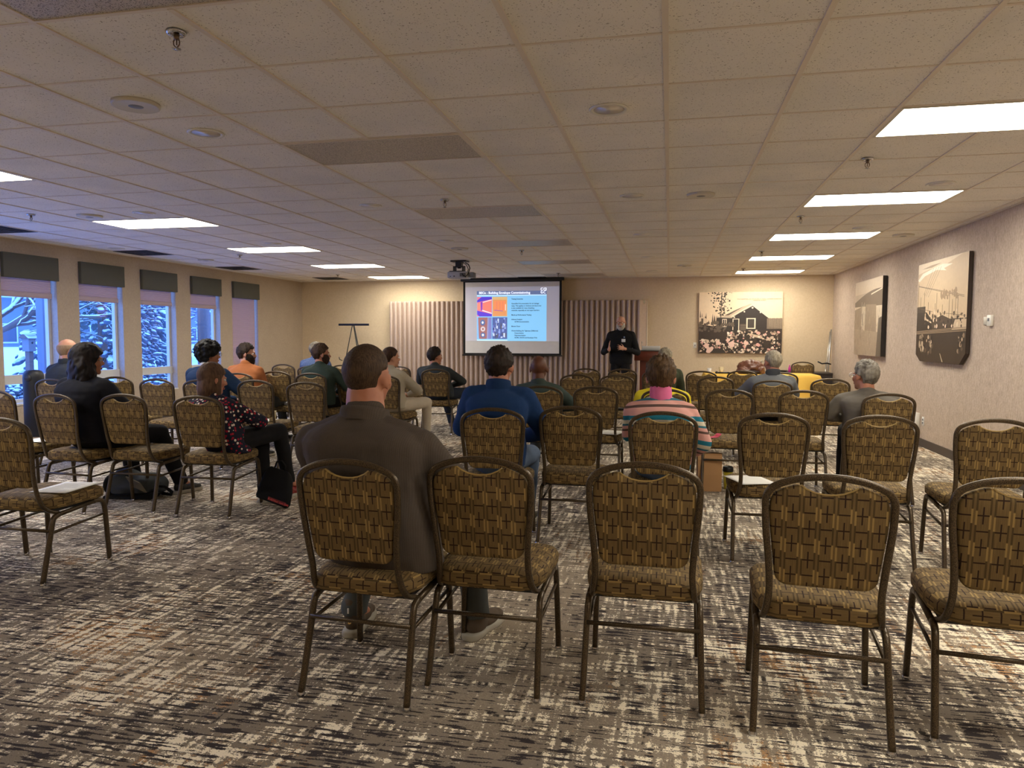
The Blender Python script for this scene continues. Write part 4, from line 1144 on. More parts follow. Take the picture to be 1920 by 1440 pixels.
# ---------------------------------------------------------------- outside the windows: snow, garden, neighbouring building
def snow_mat():
    t = NT('snow'); o = t.co(); t.bump(t.noise(o, 6.0, 3.0), .3, .05)
    return t.done(t.mix(t.noise(o, 2.0), srgb(228, 234, 240), srgb(242, 244, 246)), .8)
def snowy(name, dark, dark2):
    t = NT(name); g = t.n('ShaderNodeNewGeometry'); x = t.xyz(g.outputs['Normal']); n = t.noise(t.co(), 22.0, 3.0)
    f = t.step(t.m('ADD', x[2], t.m('MULTIPLY', t.m('SUBTRACT', n, .5), .5)), .30, .50)
    return t.done(t.mix(f, t.mix(n, srgb(*dark), srgb(*dark2)), srgb(236, 240, 244)), .85)
M['snow'] = snow_mat(); M['fir'] = snowy('snowy_needles', (70, 84, 96), (104, 116, 122)); M['bark'] = snowy('snowy_bark', (100, 80, 72), (128, 104, 90))  # needle tones lightened towards blue in the colour, standing in for haze
gr = MB(); n = 24; vs = []
for j in range(n + 1):
    for i in range(n + 1):
        x = XL - T - .01 - 52 * (i / n) ** 1.5; y = -12 + 110 * j / n
        z = -.12 + .75 * min(1, max(0, (XL - 2.5 - x) / 14)) + .10 * noise.noise(Vector((x * .3, y * .3, 0)))
        if i == 0: z = -.15
        vs.append((x, y, z))
gr.add(vs, [(j * (n + 1) + i, j * (n + 1) + i + 1, (j + 1) * (n + 1) + i + 1, (j + 1) * (n + 1) + i) for j in range(n) for i in range(n)])
o = gr.build('snowy_ground', M['snow']); o['kind'] = 'structure'
nb = empty('neighbouring_building', (-42, 42, .5)); tag(nb, 'long low blue-grey building across the snowy yard outside the windows', 'building')
MB().box(-3, 0, -26, 30, -.6, 3.4).build('wall', plain('painted_siding', (120, 128, 140), .8, 0, .05), nb)
MB().prism([(1.2, -27, 3.3), (-2, -27, 5.2), (-5, -27, 3.3)], (0, 58, 0)).build('roof', M['snow'], nb)
for k in range(17):
    y = -24 + k * 3.1 - (k % 2) * .6
    f = MB()
    for a in ((-.9, .9, 1.55, 1.65), (-.9, .9, .35, .45), (-.9, -.8, .45, 1.55), (.8, .9, .45, 1.55)): f.box(0, .06, y + a[0], y + a[1], a[2], a[3])
    fo = f.build('window', M['frame'], nb)
    MB().box(0, .02, y - .8, y + .8, .45, 1.55).build('pane', plain('dark_pane', (70, 76, 84), .15), fo)
# conifers and bare tree
def conifer(loc, h, r, seed, lab, n=520):
    rn = random.Random(seed); e = empty('snowy_conifer', loc); tag(e, lab, 'tree', 'snow-covered conifers outside')
    MB().cyl((0, 0, 0), (0, 0, h * .9), .12, .03, 10).build('trunk', M['bark'], e)
    m = MB()
    for i in range(n):
        q = rn.random() ** .8; z = .25 + q * (h - .3); R_ = r * (1 - .75 * q) * math.sqrt(rn.uniform(.25, 1)); a = rn.uniform(0, 2 * PI)
        s_ = rn.uniform(.035, .11)
        mx = Matrix.Translation((R_ * math.cos(a), R_ * math.sin(a), z - R_ * .18)) @ Matrix.Rotation(a + rn.uniform(-.8, .8), 4, 'Z') @ Matrix.Rotation(rn.uniform(-.2, 1.1), 4, 'Y') @ Matrix.Rotation(rn.uniform(-.7, .7), 4, 'X')
        m.ell((0, 0, 0), (s_ * 1.25, s_ * .75, s_ * .55), mx, 6, 4, fn=lambda d: d * (1 + .35 * noise.noise(d * 3 + Vector((i, 0, 0)))))
    m.build('foliage', M['fir'], e)
conifer((-12.6, 14.2, .05), 5.2, 1.9, 1, 'dense snow-laden conifer filling the view behind the dark-haired woman', 2300)
conifer((-13.5, 16.4, .1), 2.7, 1.5, 2, 'rounded snow-laden conifer outside the third window', 1700)
conifer((-19, 27.5, .4), 6.0, 1.9, 3, 'farther snow-laden conifer outside the fourth window', 1500)
conifer((-17, 21.2, .3), 5.5, 1.3, 4, 'slim snow-laden conifer between the second and third windows', 1000)
def bare(loc, seed, lab, lean=(0, 0)):
    rn = random.Random(seed); m = MB()
    def br(p, d, L, r_, dep):
        q = [p]; dd = d.copy()
        for _ in range(4):
            dd = (dd + Vector((rn.gauss(0, .16), rn.gauss(0, .16), rn.gauss(0, .1)))).normalized(); q.append(q[-1] + dd * L / 4)
        m.tube(q, r_, 6)
        if dep > 0:
            for _ in range(3 if dep > 1 else 4):
                nd = (dd + Vector((rn.gauss(0, .6), rn.gauss(0, .6), rn.gauss(0, .35)))).normalized()
                br(q[rn.choice([2, 3, 4])], nd, L * rn.uniform(.55, .8), r_ * .55, dep - 1)
    br(Vector((0, 0, 0)), Vector((0, 0, 1)), 1.9, .14, 0)
    for k in range(7):
        a = 2 * PI * k / 7
        br(Vector((0, 0, 1.2 + .12 * k)), Vector((math.cos(a), math.sin(a), .35 + .05 * k)).normalized(), 2.0, .065, 3)
    o = m.build('bare_tree', M['bark']); o.location = loc; tag(o, lab, 'tree')
bare((-14.2, 12.6, .1), 6, 'bare branching tree with snow on its boughs outside the nearest window')
o = MB().cyl((0, 0, -.1), (0, 0, 4.2), .19, .15, 14).build('tree_trunk', M['bark']); o.location = (-13.2, 18.75, .1); tag(o, 'thick reddish-brown tree trunk outside the fourth window', 'tree')
po_ = MB().rbox(-.07, .07, -.07, .07, -.15, 3.2, .01).build('porch_post', plain('blue_grey_post', (120, 122, 134), .8)); po_.location = (-10.1, 10.11, 0); tag(po_, 'broad square porch post just outside the nearest window', 'post')
bh = empty('birdhouse', (-12.4, 12.06, -.1)); tag(bh, 'snow-capped birdhouse on a post outside the nearest window', 'birdhouse')
MB().box(-.05, .05, -.05, .05, 0, 1.14).build('post', M['bark'], bh)
MB().box(-.08, .08, -.08, .08, 1.14, 1.42).build('house_box', plain('weathered_wood', (128, 124, 120), .8), bh)
MB().prism([(-.12, -.13, 1.40), (.0, -.13, 1.50), (.12, -.13, 1.40)], (0, .26, 0)).build('roof', M['bark'], bh)
MB().ell((0, 0, 1.50), (.14, .15, .05)).build('snow_cap', M['snow'], bh)
MB().cyl((.078, 0, 1.31), (.085, 0, 1.31), .02).build('entrance_hole', M['black'], bh)
def bush(loc, r, seed, lab):
    rn = random.Random(seed); m = MB()
    for i in range(300):
        a = rn.uniform(0, 2 * PI); q = r * math.sqrt(rn.random()); z = rn.uniform(.1, .75) * (1 - .4 * (q / r) ** 2); s_ = rn.uniform(.03, .07)
        m.ell((q * math.cos(a), q * math.sin(a), z), (s_, s_, s_ * .7), None, 7, 5)
    o = m.build('snowy_shrub', M['fir']); o.location = loc; tag(o, lab, 'shrub', 'snowy shrubs along the building')
for k, (x, y, r_, lab) in enumerate([(-10.6, 9.3, .55, 'left end of the bed outside the nearest window'), (-10.7, 10.4, .5, 'right of the birdhouse post'), (-10.4, 12.0, .6, 'below the conifer outside the second window'), (-10.5, 14.0, .6, 'outside the third window'), (-10.6, 15.9, .5, 'outside the fourth window')]):
    bush((x, y, 0), r_, k, 'low snow-covered shrub, ' + lab)
# ---------------------------------------------------------------- people
def skin(name, c):
    t = NT(name); o = t.co(); c = srgb(*c)
    n = t.noise(o, 14.0, 3.0)
    d = (c[0] * .85, c[1] * .74, c[2] * .70, 1)
    t.bump(t.noise(o, 260.0, 2.0), 0.12, 0.002)
    t.b.inputs['Subsurface Weight'].default_value = 0.06
    t.b.inputs['Subsurface Radius'].default_value = (0.02, 0.008, 0.004)
    return t.done(t.mix(t.step(n, .35, .7), c, d), 0.5, spec=0.35)
def hairm(name, a, b, sc=90.0):
    t = NT(name); o = t.co()
    n = t.noise(t.scale(o, 1, 1, .12), sc, 3.0, .6); n2 = t.noise(o, 18.0, 2.0)
    f = t.step(t.m('ADD', t.m('MULTIPLY', n, .7), t.m('MULTIPLY', n2, .3)), .38, .62)
    t.bump(n, .6, .006)
    a = tuple(q * .86 for q in a); b = tuple(q * .86 for q in b)
    return t.done(t.mix(f, srgb(*a), srgb(*b)), 0.62, spec=0.22)
SK = {'fair': skin('fair_skin', (186, 130, 104)), 'pale': skin('pale_skin', (204, 154, 128)), 'brown': skin('brown_skin', (100, 62, 44)), 'olive': skin('olive_skin', (176, 122, 92))}
M['eyewhite'] = plain('eye_white', (220, 215, 208), 0.25)
M['iris'] = plain('dark_iris', (40, 28, 20), 0.2)
M['lip'] = plain('lips', (168, 96, 84), 0.5)
M['denim'] = cloth('blue_denim', (92, 108, 132), 0.9, 300)
M['darkpants'] = cloth('black_trousers', (26, 25, 27), 0.9)
M['greypants'] = cloth('grey_trousers', (72, 74, 74), 0.9)
M['beigepants'] = cloth('beige_trousers', (196, 184, 164), 0.9)
M['blackshoe'] = plain('black_leather_shoe', (22, 20, 20), 0.4)
M['brownshoe'] = plain('brown_leather_shoe', (84, 52, 34), 0.5)
M['redshoe'] = plain('red_leather_shoe', (130, 34, 28), 0.5)
M['sole'] = plain('grey_rubber_sole', (168, 162, 148), 0.7)

def bez(a, b, c, t): return a * (1 - t) ** 2 + b * (2 * t * (1 - t)) + c * t * t

def torso(mb, P_, C_, N_, S, D, grow=0.0, bottom=0.0, rings=14, seg=22, right=Vector((1, 0, 0))):
    """lofted trunk from hips to neck base; S shoulder half width, D depth scale"""
    prof = [(-.18 - bottom, .165, .105), (0, .172, .118), (.15, .172, .122), (.32, .165, .120), (.5, .172, .122), (.66, .190, .124), (.78, .192, .118), (.87, .168, .104), (.93, .122, .088), (.975, .086, .072), (1.02, .066, .064)]
    rr = []
    for t, w, d in prof:
        p = bez(P_, C_, N_, max(t, 0)) if t >= 0 else P_ + (P_ - C_).normalized() * (-t * .3)
        w2 = w * S / .21 * (1 if t < .95 else .9) + grow; d2 = d * D + grow
        q = []
        for k in range(seg):
            a = 2 * PI * k / seg
            ca, sa = math.cos(a), math.sin(a)
            ex = .75
            q.append(p + right * (w2 * math.copysign(abs(ca) ** ex, ca)) + Vector((0, 1, 0)) * (d2 * math.copysign(abs(sa) ** ex, sa)))
        rr.append(q)
    mb.loft(rr)

def hand(mb, W, d, n, sgn, k=1.0, curl=0.5, spread=0.22):
    """five separate fingers; W wrist, d towards the fingertips, n back of the hand"""
    W = Vector(W); d = Vector(d).normalized(); n = (Vector(n) - d * Vector(n).dot(d)).normalized(); a = d.cross(n).normalized() * sgn
    Mx = Matrix.Identity(4)
    Mx.col[0][:3] = a; Mx.col[1][:3] = d; Mx.col[2][:3] = n; Mx.col[3][:3] = W + d * .048 * k
    mb.ell((0, 0, 0), (.041 * k, .054 * k, .0155 * k), Mx, 14, 8)
    mb.cap(W - d * .02, W + d * .03, .027 * k, .024 * k)
    for f, (off, L) in enumerate(((-.032, .058), (-.011, .070), (.011, .076), (.032, .070))):
        dd = (d + a * (off * spread / .032)).normalized()
        p = W + d * .088 * k + a * (off * k)
        c1 = curl * (1 + .1 * f)
        for j, (l, r_) in enumerate(((.42, .0088), (.32, .008), (.26, .0072))):
            dd = (dd * math.cos(c1 * .5) - n * math.sin(c1 * .5)).normalized()
            q = p + dd * (L * l * k)
            mb.cap(p, q, r_ * k, r_ * .92 * k, seg=8)
            p = q
    p = W + d * .028 * k + a * .030 * k
    dd = (d * .62 + a * .8 - n * .15).normalized()
    for l, r_ in ((.036, .0115), (.030, .0095)):
        q = p + dd * l * k
        mb.cap(p, q, r_ * k, r_ * .92 * k, seg=8); p = q
        dd = (dd * .8 + d * .5 - n * .2).normalized()

def headmat(top, yaw, pitch=0.0, tilt=0.0):
    m = Matrix.Rotation(yaw, 4, 'Z') @ Matrix.Rotation(pitch, 4, 'X') @ Matrix.Rotation(tilt, 4, 'Y')
    m.translation = Vector(top) - (m.to_3x3() @ Vector((0, 0, .122)))
    return m

def head_shapes(mb, Hm, k=1.0, nose=1.0):
    e = lambda c, r, s=14, q=9: mb.ell(tuple(x * k for x in c), tuple(x * k for x in r), Hm, s, q)
    e((0, -.010, .028), (.0765, .095, .094), 22, 14)
    e((0, .022, -.030), (.064, .074, .082), 18, 12)
    e((0, .045, -.075), (.046, .045, .034))
    e((0, .072, -.098), (.026, .020, .020))
    e((0, .092, .016), (.045, .012, .010))
    for s in (-1, 1):
        e((s * .036, .066, -.03), (.026, .026, .026))
        # ear: rim and lobe standing out from the skull
        Em = Hm @ Matrix.Translation((s * .084 * k, -.004 * k, -.012 * k)) @ Matrix.Rotation(-s * .45, 4, 'Z')
        mb.ell((0, 0, .004 * k), (.0085 * k, .023 * k, .033 * k), Em, 12, 8)
        mb.ell((0, .003 * k, -.022 * k), (.007 * k, .011 * k, .013 * k), Em, 10, 7)
    # nose
    a = Hm @ Vector((0, .088 * k, .010 * k)); b = Hm @ Vector((0, .110 * k * nose, -.030 * k))
    mb.cap(a, b, .009 * k, .0135 * k, seg=10)
    for s in (-1, 1): e((s * .012, .098, -.034), (.009, .010, .008))

def hair_cap(mb, Hm, k=1.0, th=.008, front=.055, side=-.005, back=-.085, puff=(1, 1, 1), amp=.004, fr=30, tuft=0.0, bald=False, seg=56, rings=40, ramp=.014):
    """hair as a shell that leaves face, ears and neck free"""
    c0 = Vector((0, -.012, .022)); base = Vector((.0785, .098, .098))
    def f(d):
        az = abs(math.degrees(math.atan2(d.x, d.y)))      # 0 front, 180 back
        if az < 45: line = front
        elif az < 80: line = front + (side - front) * (az - 45) / 35
        elif az < 100: line = side
        elif az < 116: line = side + (back - side) * (az - 100) / 16
        else: line = back
        p = Vector((d.x * base.x * puff[0], d.y * base.y * puff[1], d.z * base.z * puff[2]))
        if d.z < 0:
            p.x *= 1 - .16 * (-d.z); p.y *= 1 - .10 * (-d.z) * (1 if d.y < 0 else 0)
        m_ = min(1, max(0, (p.z + c0.z - line) / ramp))
        if bald: m_ = min(m_, 1 - min(1, max(0, (p.z - .035) / .02)))
        nz = noise.noise(Vector((d.x * fr, d.y * fr, d.z * fr * .45))) * amp + noise.noise(d * 5) * amp * 1.2
        up = tuft * max(0, d.z) * (0.5 + noise.noise(d * 9))
        L = p.length
        q = p * ((L + th + nz + up) / L)
        inner = p * .80
        r_ = inner.lerp(q, m_) + c0
        return r_ * k
    mb.ell((0, 0, 0), (1, 1, 1), Hm, seg, rings, fn=f)

def glasses(Hm, parent, mat, k=1.0):
    g = MB()
    for s in (-1, 1):
        pts = [(s * .034 + .024 * math.cos(a), .112, .002 + .019 * math.sin(a)) for a in [2 * PI * i / 14 for i in range(15)]]
        g.tube([Hm @ (Vector(p) * k) for p in pts], .0022, 6)
        g.tube([Hm @ (Vector(p) * k) for p in ((s * .058, .110, .008), (s * .080, .09, .006), (s * .086, 0, 0), (s * .084, -.015, -.012))], .0024, 6)
    g.tube([Hm @ (Vector(p) * k) for p in ((-.012, .113, .006), (0, .116, .009), (.012, .113, .006))], .0022, 6)
    return g.build('glasses', mat, parent)

def shoe(root, A, d, mat, k=1.0, soles=True, high=0.0):
    """A ankle point, d horizontal pointing direction"""
    A = Vector(A); d = Vector((d[0], d[1], 0)).normalized(); s = Vector((d.y, -d.x, 0))
    Mx = Matrix.Identity(4); Mx.col[0][:3] = s; Mx.col[1][:3] = d; Mx.col[3][:3] = (A.x, A.y, 0)
    u = MB()
    u.ell((0, .0, .055), (.040 * k, .062 * k, .05), Mx, 16, 10)
    u.ell((0, .085 * k, .045), (.043 * k, .085 * k, .034), Mx, 16, 10)
    u.ell((0, .15 * k, .038), (.040 * k, .05 * k, .026), Mx, 16, 10)
    u.cap(Mx @ Vector((0, -.012, .06)), Mx @ Vector((0, -.012, .115 + high)), .040 * k, .043 * k)
    o = u.fuse('shoe', mat, root, .008, 2)
    if soles:
        def ring(g_, z):
            return [(g_ * x * k, y * k + .0, z) for x, y in ((.034, -.06), (.040, -.02), (.036, .04), (.046, .11), (.042, .165), (.02, .2), (-.012, .203), (-.036, .175), (-.043, .12), (-.034, .04), (-.038, -.02), (-.034, -.06), (-.018, -.078), (.018, -.078))]
        MB().loft([ring(.96, 0.001), ring(1.03, .008), ring(1.03, .024), ring(.95, .030)], M=Mx).build('sole', M['sole'], o)
    return o

def person(label, loc, yaw, head, top, pants, hair, sk='fair', S=.21, D=1.0, hyaw=0.0, hpitch=0.0, htilt=0.0, k=1.0, vox=.011, pelvis=(0, -.035, .565), bend=-.045, el=None, wr=None, kn=None, an=None, shoes='blackshoe', collar=None, hem=0.0, sleeve=1.0, beard=None, spec=None, hands=True, group=None, handdir=None, curl=.55, arm=1.0, leg=1.0, shoe_k=1.0, high=0.0, barelow=False, topname='top', nk=1.0, drop=.072):
    root = empty('person', (loc[0], loc[1], 0), R(yaw))
    tag(root, label, 'person', group)
    hd = Vector(head); Hm = headmat(hd, R(hyaw), R(hpitch), R(htilt))
    P_ = Vector(pelvis)
    N_ = hd + Vector((0, -.045, -.262 * k)) - Vector(((hd.x - P_.x) * .12, 0, 0))
    Cc = P_.lerp(N_, .55) + Vector((0, bend, 0))
    sv = N_ - P_
    sh = {}
    for s in (-1, 1): sh[s] = N_ + Vector((s * (S - .042), .0, -drop))
    el = el or {}; wr = wr or {}; kn = kn or {}; an = an or {}
    for s in (-1, 1):
        el.setdefault(s, sh[s] + Vector((s * .055, .07, -.265)))
        wr.setdefault(s, Vector((s * .075, P_.y + .33, .655)))
        kn.setdefault(s, Vector((s * .13, P_.y + .47, .52)))
        an.setdefault(s, Vector((s * .14, P_.y + .50, .09)))
        for dct in (el, wr, kn, an): dct[s] = Vector(dct[s])
    hip = {s: P_ + Vector((s * .085, .02, -.02)) for s in (-1, 1)}
    # body: one continuous skin
    b = MB()
    head_shapes(b, Hm, k)
    b.cap(Hm @ (Vector((0, -.022, -.055)) * k), N_ + Vector((0, .005, -.03)), .056 * k * nk, .064 * k * nk)
    torso(b, P_, Cc, N_, S * .9, D * .88)
    for s in (-1, 1):
        b.cap(sh[s], el[s], .046 * arm, .038 * arm); b.cap(el[s], wr[s], .038 * arm, .026)
        b.cap(hip[s], kn[s], .078 * leg, .052 * leg); b.cap(kn[s], an[s], .050 * leg, .036)
        b.cap(an[s], an[s] + Vector((0, .10, -.045)), .033, .028)
        if hands:
            hdv = (handdir or {}).get(s)
            d, n = hdv if hdv else ((-s * .45, .85, -.12), (0, .15, 1))
            hand(b, wr[s] + (wr[s] - el[s]).normalized() * .012, d, n, -s, k, curl)
    b.fuse('body', SK[sk], root, min(vox, .009), 1)
    # face
    for s in (-1, 1):
        MB().ell((s * .033 * k, .082 * k, .0), (.0125 * k, .0125 * k, .0105 * k), Hm, 12, 8).ell((s * .033 * k, .0915 * k, .0), (.0055 * k, .0045 * k, .0055 * k), Hm, 10, 6, 1).build('eye', [M['eyewhite'], M['iris']], root)
    MB().ell((0, .093 * k, -.062 * k), (.024 * k, .010 * k, .005 * k), Hm, 12, 6).ell((0, .092 * k, -.070 * k), (.020 * k, .010 * k, .006 * k), Hm, 12, 6).build('lips', M['lip'], root)
    # upper garment
    g = MB()
    torso(g, P_, Cc, N_, S, D, .012, hem)
    g.cap(N_ + Vector((0, -.005, -.045)), N_ + Vector((0, .0, .005)), .078 * k * nk, .067 * k * nk)
    for s in (-1, 1):
        g.cap(sh[s], el[s], .066 * arm, .056 * arm); 
        w_ = el[s].lerp(wr[s], sleeve)
        g.cap(el[s], w_, .054 * arm, .040 * arm)
        g.cap(sh[s], N_ + Vector((s * .06, 0, -.03)), .064 * arm, .055)
    def fold(co, nr):
        q = noise.noise(Vector((co.x * 9, co.y * 9, co.z * 14))) * .006 + noise.noise(co * 26) * .0018
        return co + nr * q
    g.fuse(topname, top, root, vox, 3, fold)
    if collar:
        cm, ch, cr = collar
        c = MB(); ax = (Hm @ Vector((0, -.02, -.05)) - N_).normalized()
        x = Vector((1, 0, 0)); y = ax.cross(x).normalized()
        rr = []
        for rr_, hh in ((cr, -.02), (cr * .98, ch * .5), (cr * .93, ch), (cr * .86, ch), (cr * .85, -.02)):
            rr.append([N_ + ax * hh + x * (rr_ * math.cos(a)) - y * (rr_ * 1.02 * math.sin(a)) for a in [2 * PI * i / 28 for i in range(28)]])
        c.loft(rr, caps=False); c.build('collar', cm, root)
    # trousers
    t = MB()
    t.ell(P_ + Vector((0, .0, -.015)), (.168 * S / .21 + .004, .13 * D, .105), None, 20, 12)
    for s in (-1, 1):
        t.cap(hip[s], kn[s], .092 * leg, .068 * leg); t.cap(kn[s], an[s] + Vector((0, 0, .02)), .064 * leg, .052 * leg)
        t.cyl(an[s] + Vector((0, 0, .04)), an[s] + Vector((0, 0, -.01)), .052 * leg, .054 * leg)
    t.fuse('trousers', pants, root, vox, 3, fold)
    for s in (-1, 1):
        dd = an[s] - kn[s]
        shoe(root, an[s], (s * .18, 1) if abs(dd.x) < .3 else (s, 1), M[shoes] if isinstance(shoes, str) else shoes, shoe_k, True, high)
    # hair
    if hair:
        style, hm = hair
        h = MB()
        if style == 'short': hair_cap(h, Hm, k)
        elif style == 'buzz': hair_cap(h, Hm, k, th=.005, amp=.0012, fr=60, back=-.104, side=.004, front=.06, ramp=.03)
        elif style == 'full': hair_cap(h, Hm, k, th=.014, amp=.007, fr=22, back=-.098, side=-.012, front=.05, tuft=.012)
        elif style == 'pixie': hair_cap(h, Hm, k, th=.016, amp=.006, fr=26, back=-.105, side=-.012, front=.04, tuft=.02)
        elif style == 'fringe': hair_cap(h, Hm, k, th=.003, amp=.001, fr=40, bald=True, back=-.09)
        elif style == 'curly':
            hair_cap(h, Hm, k, th=.022, amp=.01, fr=14, front=.02, side=-.03, back=-.09, puff=(1.25, 1.15, 1.2))
            rnd = random.Random(5)
            for i in range(210):
                z = rnd.uniform(-.75, 1); a = rnd.uniform(0, 2 * PI); q = math.sqrt(1 - z * z)
                d = Vector((q * math.cos(a), q * math.sin(a), z))
                if d.y > .35 and d.z < .25: continue
                if d.z < -.4 and d.y > -.2: continue
                p = Vector((d.x * .126, d.y * .132 - .012, d.z * .124 + .036))
                h.ell(p * k, (.017 * k, .017 * k, .015 * k), Hm, 7, 5)
        elif style == 'bob':
            hair_cap(h, Hm, k, th=.012, amp=.003, fr=18, front=.03, side=-.06, back=-.1)
            def f(d):
                n_ = noise.noise(Vector((d.x * 16, d.y * 16, d.z * 2))) * .05
                return Vector((d.x * (1 + n_), d.y * (1 + n_), d.z))
            h.ell((0, -.032 * k, -.055 * k), (.094 * k, .074 * k, .135 * k), Hm, 40, 24, fn=f)
            for s in (-1, 1): h.cap(Hm @ Vector((s * .072, .015, .02)), Hm @ Vector((s * .082, .03, -.14)), .026, .02)
        elif style == 'long':
            hair_cap(h, Hm, k, th=.02, amp=.006, fr=14, front=.035, side=-.06, back=-.1, puff=(1.22, 1.10, 1.10))
            def f(d):
                n_ = noise.noise(Vector((d.x * 7, d.y * 7, d.z * 3.2))) * .16
                return Vector((d.x * (1 + n_), d.y * (1 + n_), d.z))
            h.ell((0, -.045 * k, -.085 * k), (.150 * k, .10 * k, .17 * k), Hm, 48, 30, fn=f)
            rnd = random.Random(3)
            for i in range(16):
                a = R(185 + 170 * i / 15); r_ = .125
                p0 = Vector((r_ * math.cos(a), -.03 + .075 * math.sin(a), -.02)); p = []
                ph = rnd.uniform(0, 6)
                for j in range(9):
                    q = j / 8
                    p.append(Hm @ Vector((p0.x * (1 + .25 * q) + .012 * math.sin(ph + j * 1.3), p0.y * (1 + .2 * q) + .012 * math.cos(ph + j * 1.3), -.02 - (.20 + rnd.uniform(0, .03)) * q)))
                h.tube(p, .019, 7)
        elif style == 'ponytail':
            hair_cap(h, Hm, k, th=.010, amp=.002, fr=26, front=.05, side=-.01, back=-.09)
            pts = [(0, -.10, .03), (.0, -.135, .02), (.0, -.150, -.04), (.005, -.14, -.13), (.01, -.12, -.22), (.01, -.10, -.30)]
            rad = [.02, .03, .036, .036, .030, .014]
            for (p, q), (ra, rb) in zip(zip(pts, pts[1:]), zip(rad, rad[1:])):
                h.cap(Hm @ Vector(p), Hm @ Vector(q), ra, rb)
        if style == 'curly': ho = h.fuse('hair', hm, root, .007, 1)
        elif style in ('long', 'bob', 'ponytail'): ho = h.fuse('hair', hm, root, .008, 1)
        else: ho = h.build('hair', hm, root)
        if style == 'ponytail':
            MB().ell((0, -.115, .027), (.022, .010, .022), Hm, 14, 8).build('hair_tie', M['silver'], ho)
    if beard:
        bm_, L = beard
        q = MB()
        cl = lambda v: min(1, max(0, v))
        def f(d):
            lat = cl((abs(d.x) - .40) / .35)
            n_ = noise.noise(d * 17) * .0035 + noise.noise(d * 6) * .003
            p = Vector((d.x * (.070 + n_), d.y * (.082 + n_), d.z * (.080 + n_)))
            w = p + Vector((0, .020, -.040))
            line = -.052 + .058 * lat
            m_ = cl((line - w.z) / .012) * cl((w.y + .012) / .014)
            if abs(w.x) < .021 and w.y > .05 and -.078 < w.z < -.056: m_ *= .3
            w = Vector((0, .02, -.04)) + p * (.80 + .20 * m_ + .09 * m_)
            w.z -= L * m_ * cl((-.065 - w.z) / .05) * cl(w.y / .07)
            return w * k
        q.ell((0, 0, 0), (1, 1, 1), Hm, 48, 36, fn=f)
        q.ell((0, .100 * k, -.051 * k), (.026 * k, .009 * k, .007 * k), Hm, 14, 8)
        q.build('beard', bm_, root)
    if spec: glasses(Hm, root, spec, k)
    return root, dict(N=N_, P=P_, Hm=Hm, sh=sh, el=el, wr=wr, kn=kn, an=an)

# garments
def stripe_mat():
    t = NT('striped_knit'); o = t.co(); x = t.xyz(o)
    w = t.m('ADD', x[2], t.m('MULTIPLY', t.m('MULTIPLY', x[0], x[0]), .45))
    f = t.m('FRACT', t.m('DIVIDE', w, .150))
    cr = t.n('ShaderNodeValToRGB'); cr.color_ramp.interpolation = 'CONSTANT'
    els = [(0.0, (214, 160, 150)), (.20, (96, 76, 70)), (.30, (214, 160, 150)), (.44, (58, 110, 128)), (.53, (206, 198, 176)), (.70, (40, 116, 138)), (.90, (214, 160, 150))]
    el_ = cr.color_ramp.elements
    el_[0].position = 0; el_[0].color = srgb(*els[0][1]); el_[1].position = els[1][0]; el_[1].color = srgb(*els[1][1])
    for p, c in els[2:]:
        e = el_.new(p); e.color = srgb(*c)
    t.l(f, cr.inputs[0])
    t.bump(t.noise(t.scale(o, 300, 300, 90), 1.0, 1.0), .4, .003)
    return t.done(cr.outputs[0], .9, spec=.15)
def floral_mat():
    t = NT('floral_blouse'); o = t.co()
    v = t.n('ShaderNodeTexVoronoi'); t.l(o, v.inputs['Vector']); v.inputs['Scale'].default_value = 42
    x = t.n('ShaderNodeSeparateColor'); t.l(v.outputs['Color'], x.inputs[0])
    c = t.mix(t.m('GREATER_THAN', x.outputs[0], .58), srgb(150, 26, 46), srgb(36, 38, 56))
    c = t.mix(t.m('GREATER_THAN', x.outputs[0], .72), c, srgb(222, 206, 190))
    c = t.mix(t.m('GREATER_THAN', v.outputs['Distance'], .40), c, srgb(30, 30, 44))
    c = t.mix(t.m('LESS_THAN', v.outputs['Distance'], .10), c, srgb(200, 120, 90))
    return t.done(c, .85, spec=.2)
def plaid_mat():
    t = NT('blue_plaid_shirt'); x = t.xyz(t.co())
    a = t.m('LESS_THAN', t.m('FRACT', t.m('DIVIDE', x[0], .022)), .35); b = t.m('LESS_THAN', t.m('FRACT', t.m('DIVIDE', x[2], .022)), .35)
    c = t.mix(t.m('MULTIPLY', t.m('ADD', a, b), .5), srgb(52, 70, 112), srgb(112, 126, 154))
    return t.done(c, .9, spec=.2)
def pin_mat():
    t = NT('brown_grey_suiting'); o = t.co(); x = t.xyz(o)
    f = t.m('PINGPONG', t.m('DIVIDE', x[0], .0035), 1.0); n = t.noise(o, 300.0, 1.0); n2 = t.noise(o, 6.0, 2.0)
    t.bump(t.m('ADD', t.m('MULTIPLY', f, .02), t.noise(t.scale(o, 1, 1, 2.4), 4.0, 2.0)), .3, .05)
    c = t.mix(t.m('ADD', t.m('MULTIPLY', f, .35), t.m('MULTIPLY', n, .65)), srgb(70, 62, 56), srgb(86, 77, 69))
    return t.done(c, .9, spec=.15)

